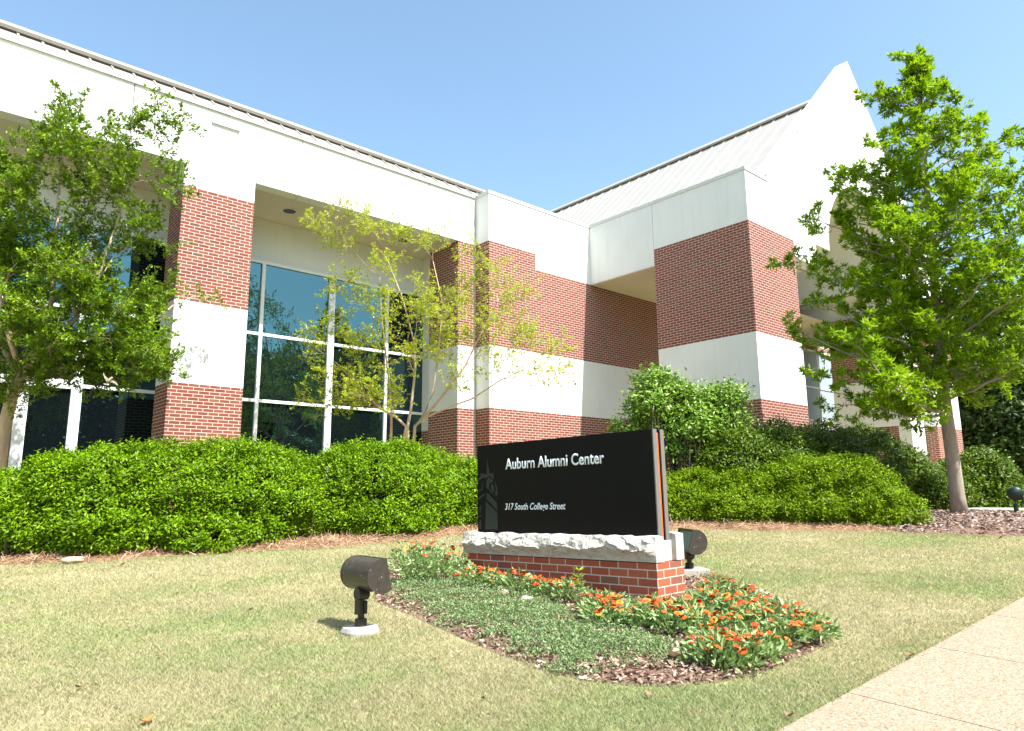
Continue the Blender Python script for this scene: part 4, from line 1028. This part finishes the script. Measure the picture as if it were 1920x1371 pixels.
far_tree('smaller dark evergreen tree just right of the white entrance pier', (c1[0], c1[1]), [(0, 0, 2.4, 2.2, 2.2, 2.4), (-.6, .6, 4.2, 1.6, 1.6, 1.7), (1.2, -.8, 3.6, 1.8, 1.8, 2.0), (.2, -.2, 5.8, 1.1, 1.1, 1.2)], 1.4, 5000, 10, .26, .12, M['leaf_dark'], 62, None)
for k, (x, y, h) in enumerate([(4, -15, 11.5), (12, -17, 12.5), (20, -15, 11), (27, -18, 13), (35, -16, 12), (44, -17, 12.5)]):
    r3 = np.random.default_rng(70 + k); cr = [(0, 0, h * .55, 2.9, 2.9, h * .3)]
    for q in range(7):
        a = q * .9 + r3.random(); cr.append((2.6 * math.cos(a), 2.6 * math.sin(a), h * (.34 + .08 * q) * (.9 + .2 * r3.random()), 1.7 + r3.random(), 1.7 + r3.random(), 1.5 + r3.random()))
    far_tree('dark leafy street tree across the road, seen only mirrored in the window glass', (x, y), cr, 2.2, 2600, 10, .5, .26, M['leaf_dark'], 80 + k, 'street trees mirrored in the windows')

# ------------------------------------------------------------------ lawn grass, straw, mulch, ground cover (stuff)
LAWN = STRAW_F + plan([(1800, 1004), (1925, 1007)]) + [(14.5, SWY), (2.0, SWY), (-2, SWY), (-4, 9), (-2, 12)]
def spread_pts(n, rng, r0=2.0, r1=15.0, e=1.7, half=39.0):
    u = rng.random(n); k = 2 - e; r_ = (r0 ** k + u * (r1 ** k - r0 ** k)) ** (1 / k); a = np.radians(rng.uniform(-half, half, n)) + _yaw
    return r_ * np.cos(a), r_ * np.sin(a), r_
rng = np.random.default_rng(101)
x, y, r_ = spread_pts(1000000, rng)
jt = rng.normal(size=(2, len(x))) * .06
ok2 = in_poly(x, y, LAWN) & ~in_poly(x + jt[0], y + jt[1], BED) & (y > SWY - .01 + .015 * np.sin(x * 9) * np.sin(x * 23))
x, y, r_ = x[ok2], y[ok2], r_[ok2]; n = len(x); z = gz(x, y)
pn = snoise(np.stack([x, y], 1), .9, 8)
h = (.011 + .014 * rng.random(n)) * (1 + .25 * pn) * (1 + .02 * r_); wd = (.0013 + .0011 * rng.random(n)) * (1 + .17 * r_)
th_ = rng.uniform(0, 2 * math.pi, n); lean = rng.normal(size=(n, 2)) * .95 * h[:, None]
sx_ = np.cos(th_) * wd; sy_ = np.sin(th_) * wd
V = np.empty((n, 3, 3)); V[:, 0] = np.stack([x - sx_, y - sy_, z - .003], 1); V[:, 1] = np.stack([x + sx_, y + sy_, z - .003], 1); V[:, 2] = np.stack([x + lean[:, 0], y + lean[:, 1], z + h], 1)
kind(np_mesh('grass', V.reshape(-1, 3), np.arange(3 * n).reshape(-1, 3), M['grass'], None, {'rnd': np.repeat(rng.random(n), 3)}), 'stuff')

def scatter_quads(name, poly, n, L, W, mat, seed, zf, e=1.5, flat=.35, hmax=.024):
    rng = np.random.default_rng(seed); x, y, r_ = spread_pts(n, rng, 3., 20, e); k = in_poly(x, y, poly); x, y = x[k], y[k]; m_ = len(x)
    D = rng.normal(size=(m_, 3)); D[:, 2] *= flat; D = unit(D); S = unit(np.cross(D, np.array([0, 0, 1.]) + rng.normal(size=(m_, 3)) * .5))
    P = np.stack([x, y, zf(x, y) + rng.random(m_) * hmax], 1); Ls = (L * (.5 + rng.random(m_)))[:, None]; Ws = (W * (.5 + rng.random(m_)))[:, None]
    Nn = np.cross(S, D) * Ws * .35
    V = np.stack([P - D * Ls / 2 - S * Ws / 2, P - D * Ls * .4 + S * Ws / 2, P + D * Ls / 2 + S * Ws * .4, P + D * Ls * .45 - S * Ws * .5 ], 1).reshape(-1, 3)
    V = V + np.repeat(Nn, 4, 0) * np.tile([[0], [1], [0], [1]], (m_, 1))
    return kind(np_mesh(name, V, np.arange(4 * m_).reshape(-1, 4), mat, None, {'rnd': np.repeat(rng.random(m_), 4)}), 'stuff')
scatter_quads('mulch_chips', BED, 110000, .034, .012, M['chips'], 111, moundz(BED, .005, .022))
scatter_quads('mulch_chips', MULCH, 60000, .06, .022, M['chips_grey'], 112, moundz(MULCH, .006, .04), .8)
scatter_quads('pine_straw', STRAW, 220000, .16, .005, M['straw'], 113, moundz(STRAW, .008, .05), 1.0, .45, .03)

COVER = plan([(702, 1110), (740, 1138), (800, 1172), (870, 1200), (940, 1226), (1000, 1258), (1050, 1274), (1110, 1278), (1150, 1262), (1200, 1258), (1285, 1268), (1310, 1235), (1260, 1200), (1200, 1182), (1130, 1172), (1080, 1148), (1040, 1122), (960, 1110), (880, 1098), (830, 1088), (780, 1083), (722, 1090)])
COVER2 = plan([(1290, 1088), (1330, 1100), (1420, 1115), (1400, 1098), (1330, 1080), (1290, 1078)])
def cover(name, poly, n, seed):
    rng = np.random.default_rng(seed); x, y, r_ = spread_pts(n, rng, 3, 12, 1.2); k = in_poly(x, y, poly); x, y = x[k], y[k]; m_ = len(x)
    Q = np.array(list(poly) + [poly[0]]); p = np.stack([x, y], 1); dmin = np.full(m_, 9.)
    for a, b_ in zip(Q[:-1], Q[1:]):
        e = b_ - a; tt = np.clip(((p - a) @ e) / (e @ e), 0, 1); dmin = np.minimum(dmin, np.linalg.norm(p - a - tt[:, None] * e, axis=1))
    nz_ = snoise(p, 1.6, 5); n2 = snoise(p, 4, 6)
    keep = rng.random(m_) < np.clip(dmin / .24 - .12 + .65 * n2 + .3 * nz_, .03, 1); x, y, p, dmin, nz_, n2 = x[keep], y[keep], p[keep], dmin[keep], nz_[keep], n2[keep]; m_ = len(x)
    hh = np.clip(dmin / .2, .25, 1) * (.055 + .026 * nz_ + .026 * n2)
    P = np.stack([x, y, gz(x, y) + .015 + hh * rng.random(m_) ** .5], 1); D = rng.normal(size=(m_, 3)) * np.array([1, 1, .6]) + np.array([0, 0, .5])
    V, T, rnd = leaf_arrays(P, D,   .021 * (.6 + .8 * rng.random(m_)), .009, .2, rng)
    rnd = np.clip(rnd * .75 + .25 * np.repeat(.5 + .5 * n2, 4) * (rnd < .97), 0, 1)
    kind(np_mesh(name, V, T, M['leaf_cover'], None, {'rnd': rnd}), 'stuff')
cover('ground_cover', COVER, 900000, 121)
cover('ground_cover', COVER2, 500000, 122)

# ------------------------------------------------------------------ zinnias
def flower_mesh(pm, seed, R_=.023):
    rng = np.random.default_rng(seed); mb = MB(); npet = 9
    for ring, (rr_, zz, nn) in enumerate(((R_, 0, npet), (R_ * .72, .004, 7))):
        for k in range(nn):
            a = 2 * math.pi * (k + .4 * ring) / nn + rng.normal() * .07; ca, sa = math.cos(a), math.sin(a); w_ = rr_ * .36; cup = .004 + rng.normal() * .0025
            def pt(r0, s, z): return (r0 * ca - s * sa, r0 * sa + s * ca, z + zz)
            mb.add([pt(.003, 0, 0), pt(rr_ * .55, -w_, cup), pt(rr_ * .95, -w_ * .6, cup * .4), pt(rr_, 0, cup * .2), pt(rr_ * .95, w_ * .6, cup * .4), pt(rr_ * .55, w_, cup)], [(0, 1, 2, 3, 4, 5)], 0)
    mb.tube([(0, 0, .002), (0, 0, .007), (0, 0, .010)], [.0075, .007, .002], 8, 1)
    me = bpy.data.meshes.new('flower'); me.from_pydata(mb.v, [], mb.f); me.materials.append(pm); me.materials.append(M['flower_eye']); me.polygons.foreach_set('material_index', mb.m); me.update(); return me
FLW = [flower_mesh(M[k], 200 + i, R_) for i, (k, R_) in enumerate((('petal_orange', .027), ('petal_amber', .026), ('petal_red', .025), ('petal_orange', .021)))]
def zinnia_mesh(seed, R_=.15, H=.17, n=170):
    rng = np.random.default_rng(seed); a = rng.uniform(0, 2 * math.pi, n); r_ = R_ * np.sqrt(rng.random(n)); hh = H * (.25 + .75 * rng.random(n)) * (1 - .45 * (r_ / R_) ** 2)
    P = np.stack([r_ * np.cos(a), r_ * np.sin(a), hh], 1); D = np.stack([np.cos(a), np.sin(a), np.zeros(n)], 1) * .8 + rng.normal(size=(n, 3)) * .5 + np.array([0, 0, .45])
    V, T, rnd = leaf_arrays(P, D, .062 * (.6 + .7 * rng.random(n)), .024, .22, rng); me = bpy.data.meshes.new('foliage')
    # stems join the leaves to the ground
    st = MB()
    for k in range(0, n, 5): st.tube([(0.2 * P[k, 0], .2 * P[k, 1], -.02), tuple(P[k])], [.003, .002], 4, cap=False)
    sv = np.array(st.v); b = len(V); faces = [list(f) for f in T] + [[i_ + b for i_ in f] for f in st.f]
    me.from_pydata([tuple(v) for v in V] + [tuple(v) for v in sv], [], faces); me.materials.append(M['leaf_zinnia'])
    at2 = me.attributes.new('rnd', 'FLOAT', 'POINT'); at2.data.foreach_set('value', np.r_[rnd, np.full(len(sv), .2)].astype(np.float32)); me.update(); return me
ZM = [zinnia_mesh(300 + i) for i in range(4)]; ZT = [zinnia_mesh(310 + i, .17, .33, 170) for i in range(2)]
ZC = {'orange zinnia in the tall loose clump behind the left floodlight': (True, [(765, 1078), (800, 1072), (835, 1078), (782, 1100), (815, 1098), (858, 1092)]),
      'orange zinnia in the row at the foot of the sign front': (False, [(885, 1104), (912, 1104), (940, 1110), (972, 1116), (1003, 1120), (1034, 1126), (1066, 1134)]),
      'orange zinnia in the small clump before the middle of the brick base': (False, [(1122, 1158), (1152, 1162), (1130, 1178), (1168, 1182)]),
      'orange or red zinnia in the broad patch right of the sign base': (False, [(1226, 1160), (1218, 1184), (1255, 1178), (1290, 1176), (1305, 1195), (1262, 1196), (1342, 1124), (1380, 1134), (1335, 1158), (1368, 1166), (1412, 1150), (1402, 1180), (1442, 1168), (1438, 1196), (1478, 1186), (1505, 1200), (1530, 1208), (1330, 1226), (1318, 1252), (1352, 1258), (1382, 1238), (1412, 1226), (1402, 1256), (1440, 1238), (1362, 1200), (1470, 1216), (1318, 1146)])}
rng = np.random.default_rng(140)
for lab, (tall, pts) in ZC.items():
    for px, py in pts:
        p = ong(px, py); t_ = thing('zinnia', lab, 'flower plant', (p[0], p[1], p[2] + .015), lab.replace('orange or red zinnia', 'zinnias').replace('orange zinnia', 'zinnias'))
        s_ = rng.uniform(.85, 1.12); t_.scale = (s_,) * 3; t_.rotation_euler = (0, 0, rng.uniform(0, 6.28))
        link(bpy.data.objects.new('foliage', (ZT[rng.integers(2)] if tall else ZM[rng.integers(4)])), t_)
        H, R_ = (.36, .17) if tall else (.165, .15)
        for k in range(int(rng.integers(8, 12)) if not tall else 5):
            a = rng.uniform(0, 6.28); rr_ = R_ * math.sqrt(rng.random()) * 1.02
            fl = link(bpy.data.objects.new('flower', FLW[rng.choice(4, p=[.42, .22, .16, .20])]), t_)
            fl.location = (rr_ * math.cos(a), rr_ * math.sin(a), H * (1 - .42 * (rr_ / R_) ** 2) + rng.uniform(.0, .03)); fl.rotation_euler = (rng.normal() * .28 - .12, rng.normal() * .28 - .1, rng.uniform(0, 6.28))

# a weedy sprout beside the sign
p = ong(1087, 1140); sp = thing('weed_sprout', 'single upright weed sprout growing before the brick base of the sign', 'plant', (p[0], p[1], p[2] + .04))
mb = MB(); mb.tube([(0, 0, 0), (.01, 0, .15), (0, .01, .25)], [.004, .003, .002], 5); mb.build('stem', M['leaf_zinnia'], sp)
P = []; D = []
for zz in (.14, .2, .25):
    for k in range(5): a = k * 1.256 + zz * 20; P.append((0, 0, zz)); D.append((math.cos(a), math.sin(a), .5))
V, T, rnd = leaf_arrays(np.array(P, float), np.array(D, float), .07, .016, .2); np_mesh('leaves', V, T, M['leaf_young'], sp, {'rnd': rnd * .5})

# ------------------------------------------------------------------ stones, fallen leaves, bird
def stone(px, py, s3, label, lift=0.):
    p = ong(px, py); bm = bmesh.new(); bmesh.ops.create_icosphere(bm, subdivisions=3, radius=1)
    for v in bm.verts:
        n_ = 1 + .22 * mnoise.noise(v.co * 1.3 + Vector((px, py, 0))) + .06 * mnoise.noise(v.co * 5); v.co = Vector((v.co.x * s3[0] * n_, v.co.y * s3[1] * n_, v.co.z * s3[2] * n_))
    me = bpy.data.meshes.new('stone'); bm.to_mesh(me); bm.free(); me.materials.append(M['pebble']); me.polygons.foreach_set('use_smooth', [True] * len(me.polygons))
    o = link(bpy.data.objects.new('stone', me)); o.location = (p[0], p[1], p[2] + lift); tag(o, label, 'stone'); return o
stone(136, 1058, (.12, .07, .045), 'flat pale stone at the lawn edge under the left hedge', .045)
stone(944, 1124, (.05, .035, .03), 'small pale stone in the ground cover below the zinnia row, left one', .055)
stone(986, 1137, (.055, .035, .03), 'small pale stone in the ground cover below the zinnia row, right one', .055)
def dry_leaf_mesh(seed, L=.07, W=.035, curl=.02):
    rng = np.random.default_rng(seed); n = 7; V = []
    for i_ in range(n):
        t_ = i_ / (n - 1); w_ = W / 2 * math.sin(math.pi * min(1, t_ * .93 + .06)) ** .8
        for s_ in (-1, 0, 1): V.append((t_ * L - L / 2, s_ * w_, curl * (2 * t_ - 1) ** 2 + .35 * abs(s_) * w_ + rng.normal() * .0015 + .003))
    Fs = [(i_ * 3 + k, i_ * 3 + k + 1, i_ * 3 + k + 4, i_ * 3 + k + 3) for i_ in range(n - 1) for k in (0, 1)]
    return V, Fs
DL = {}
def fallen(px, py, mat, L, label, grp=None, lift=.022, rot=None):
    key = (mat, round(L, 3))
    if key not in DL:
        V, Fs = dry_leaf_mesh(len(DL) + 5, L, L * .45, L * .25); me = bpy.data.meshes.new('fallen_leaf'); me.from_pydata(V, [], Fs); me.materials.append(M[mat]); me.update(); DL[key] = me
    p = ong(px, py); o = link(bpy.data.objects.new('fallen_leaf', DL[key])); o.location = (p[0], p[1], p[2] + lift)
    o.rotation_euler = (random.uniform(-.3, .3), random.uniform(-.3, .3), random.uniform(0, 6.28) if rot is None else rot); return tag(o, label, 'leaf', grp)
fallen(272, 1364, 'dry_orange', .085, 'bright orange fallen leaf on the lawn at the bottom edge')
fallen(228, 1064, 'dry_leaf', .10, 'brown curled fallen leaf on the lawn close to the left hedge')
fallen(1266, 1250, 'dry_tan', .17, 'large pale tan curled leaf lying on the mulch of the flower bed', lift=.05)
fallen(1770, 1017, 'dry_leaf', .11, 'brown fallen leaf on the far lawn below the mulch bed, nearer the oak')
fallen(1876, 1014, 'dry_leaf', .11, 'brown fallen leaf on the far lawn at the right picture edge')
fallen(1708, 1238, 'dry_leaf', .07, 'brown fallen leaf lying on the edge of the sidewalk')
fallen(1482, 1353, 'dry_leaf', .07, 'brown fallen leaf where the lawn meets the sidewalk at the bottom')
GL = 'dry leaves scattered on the lawn'   # small, few
for k, (px, py) in enumerate([(1620, 1079), (1742, 1101), (1560, 1104), (1500, 1072), (1714, 1174), (468, 1150), (472, 1188), (300, 1237), (148, 1298), (425, 1138), (80, 1082), (818, 1240), (860, 1230), (905, 1320), (1218, 1312)]):
    fallen(px, py, 'dry_leaf' if k % 3 else 'dry_tan', .036 + .010 * (k % 3), 'small dry brown or tan leaf lying flat in the lawn', GL)

bp = at(204, 714, 10.2)
bird = thing('bird', 'small pale brown bird in flight before the dark window glass left of the column', 'bird', bp)
# body axis points away to upper right; wings spread
bx, bz_ = unit(np.array([RT[0], RT[1], RT[2]])), np.array([0, 0, 1.]); bf = unit(np.array([FWD[0], FWD[1], 0]))
def B3(r_, u, f_): return bx * r_ + bz_ * u + bf * f_
mb = MB(); mb.tube([B3(.052, .052, .0), B3(.045, .046, 0), B3(.032, .036, 0), B3(.018, .022, 0), B3(-.002, 0, 0), B3(-.012, -.022, 0), B3(-.018, -.045, 0)], [.003, .013, .017, .016, .024, .02, .008], 10)
mb.build('body', M['bird'], bird, smooth=True)
def wing(root, el, tip, back, nm, mat):
    mb = MB(); root, el, tip, back = (np.array(q) for q in (root, el, tip, back)); n = 6; top = []; bot = []
    for i_ in range(n + 1):
        t_ = i_ / n; p_ = root * (1 - t_) ** 2 + 2 * el * t_ * (1 - t_) + tip * t_ * t_; top.append(p_); bot.append(p_ + back * (1 - .75 * t_) * (.82 + .18 * (i_ % 2)))
    V = top + bot; V2 = [v + bf * .004 for v in V]; Fs = [(i_, i_ + 1, n + 2 + i_, n + 1 + i_) for i_ in range(n)]
    m1 = n + 1; mb.add(V + V2, Fs + [tuple(2 * m1 + j for j in f_[::-1]) for f_ in Fs] + [(i_ + 1, i_, 2 * m1 + i_, 2 * m1 + i_ + 1) for i_ in range(n)] + [(m1 + i_, m1 + i_ + 1, 3 * m1 + i_ + 1, 3 * m1 + i_) for i_ in range(n)])
    return mb.build(nm, mat, bird)
wing(B3(.005, .02, -.01), B3(-.05, .06, -.03), B3(-.075, .115, -.02), B3(-.02, -.045, 0), 'wing', M['bird'])
wing(B3(.02, .01, .01), B3(.07, .02, .03), B3(.12, -.06, .03), B3(-.03, -.045, 0), 'wing', M['bird'])
wing(B3(-.012, -.03, 0), B3(-.03, -.05, 0), B3(-.075, -.04, 0), B3(.025, -.035, 0), 'tail', M['bird_belly'])
bpy.context.view_layer.update()
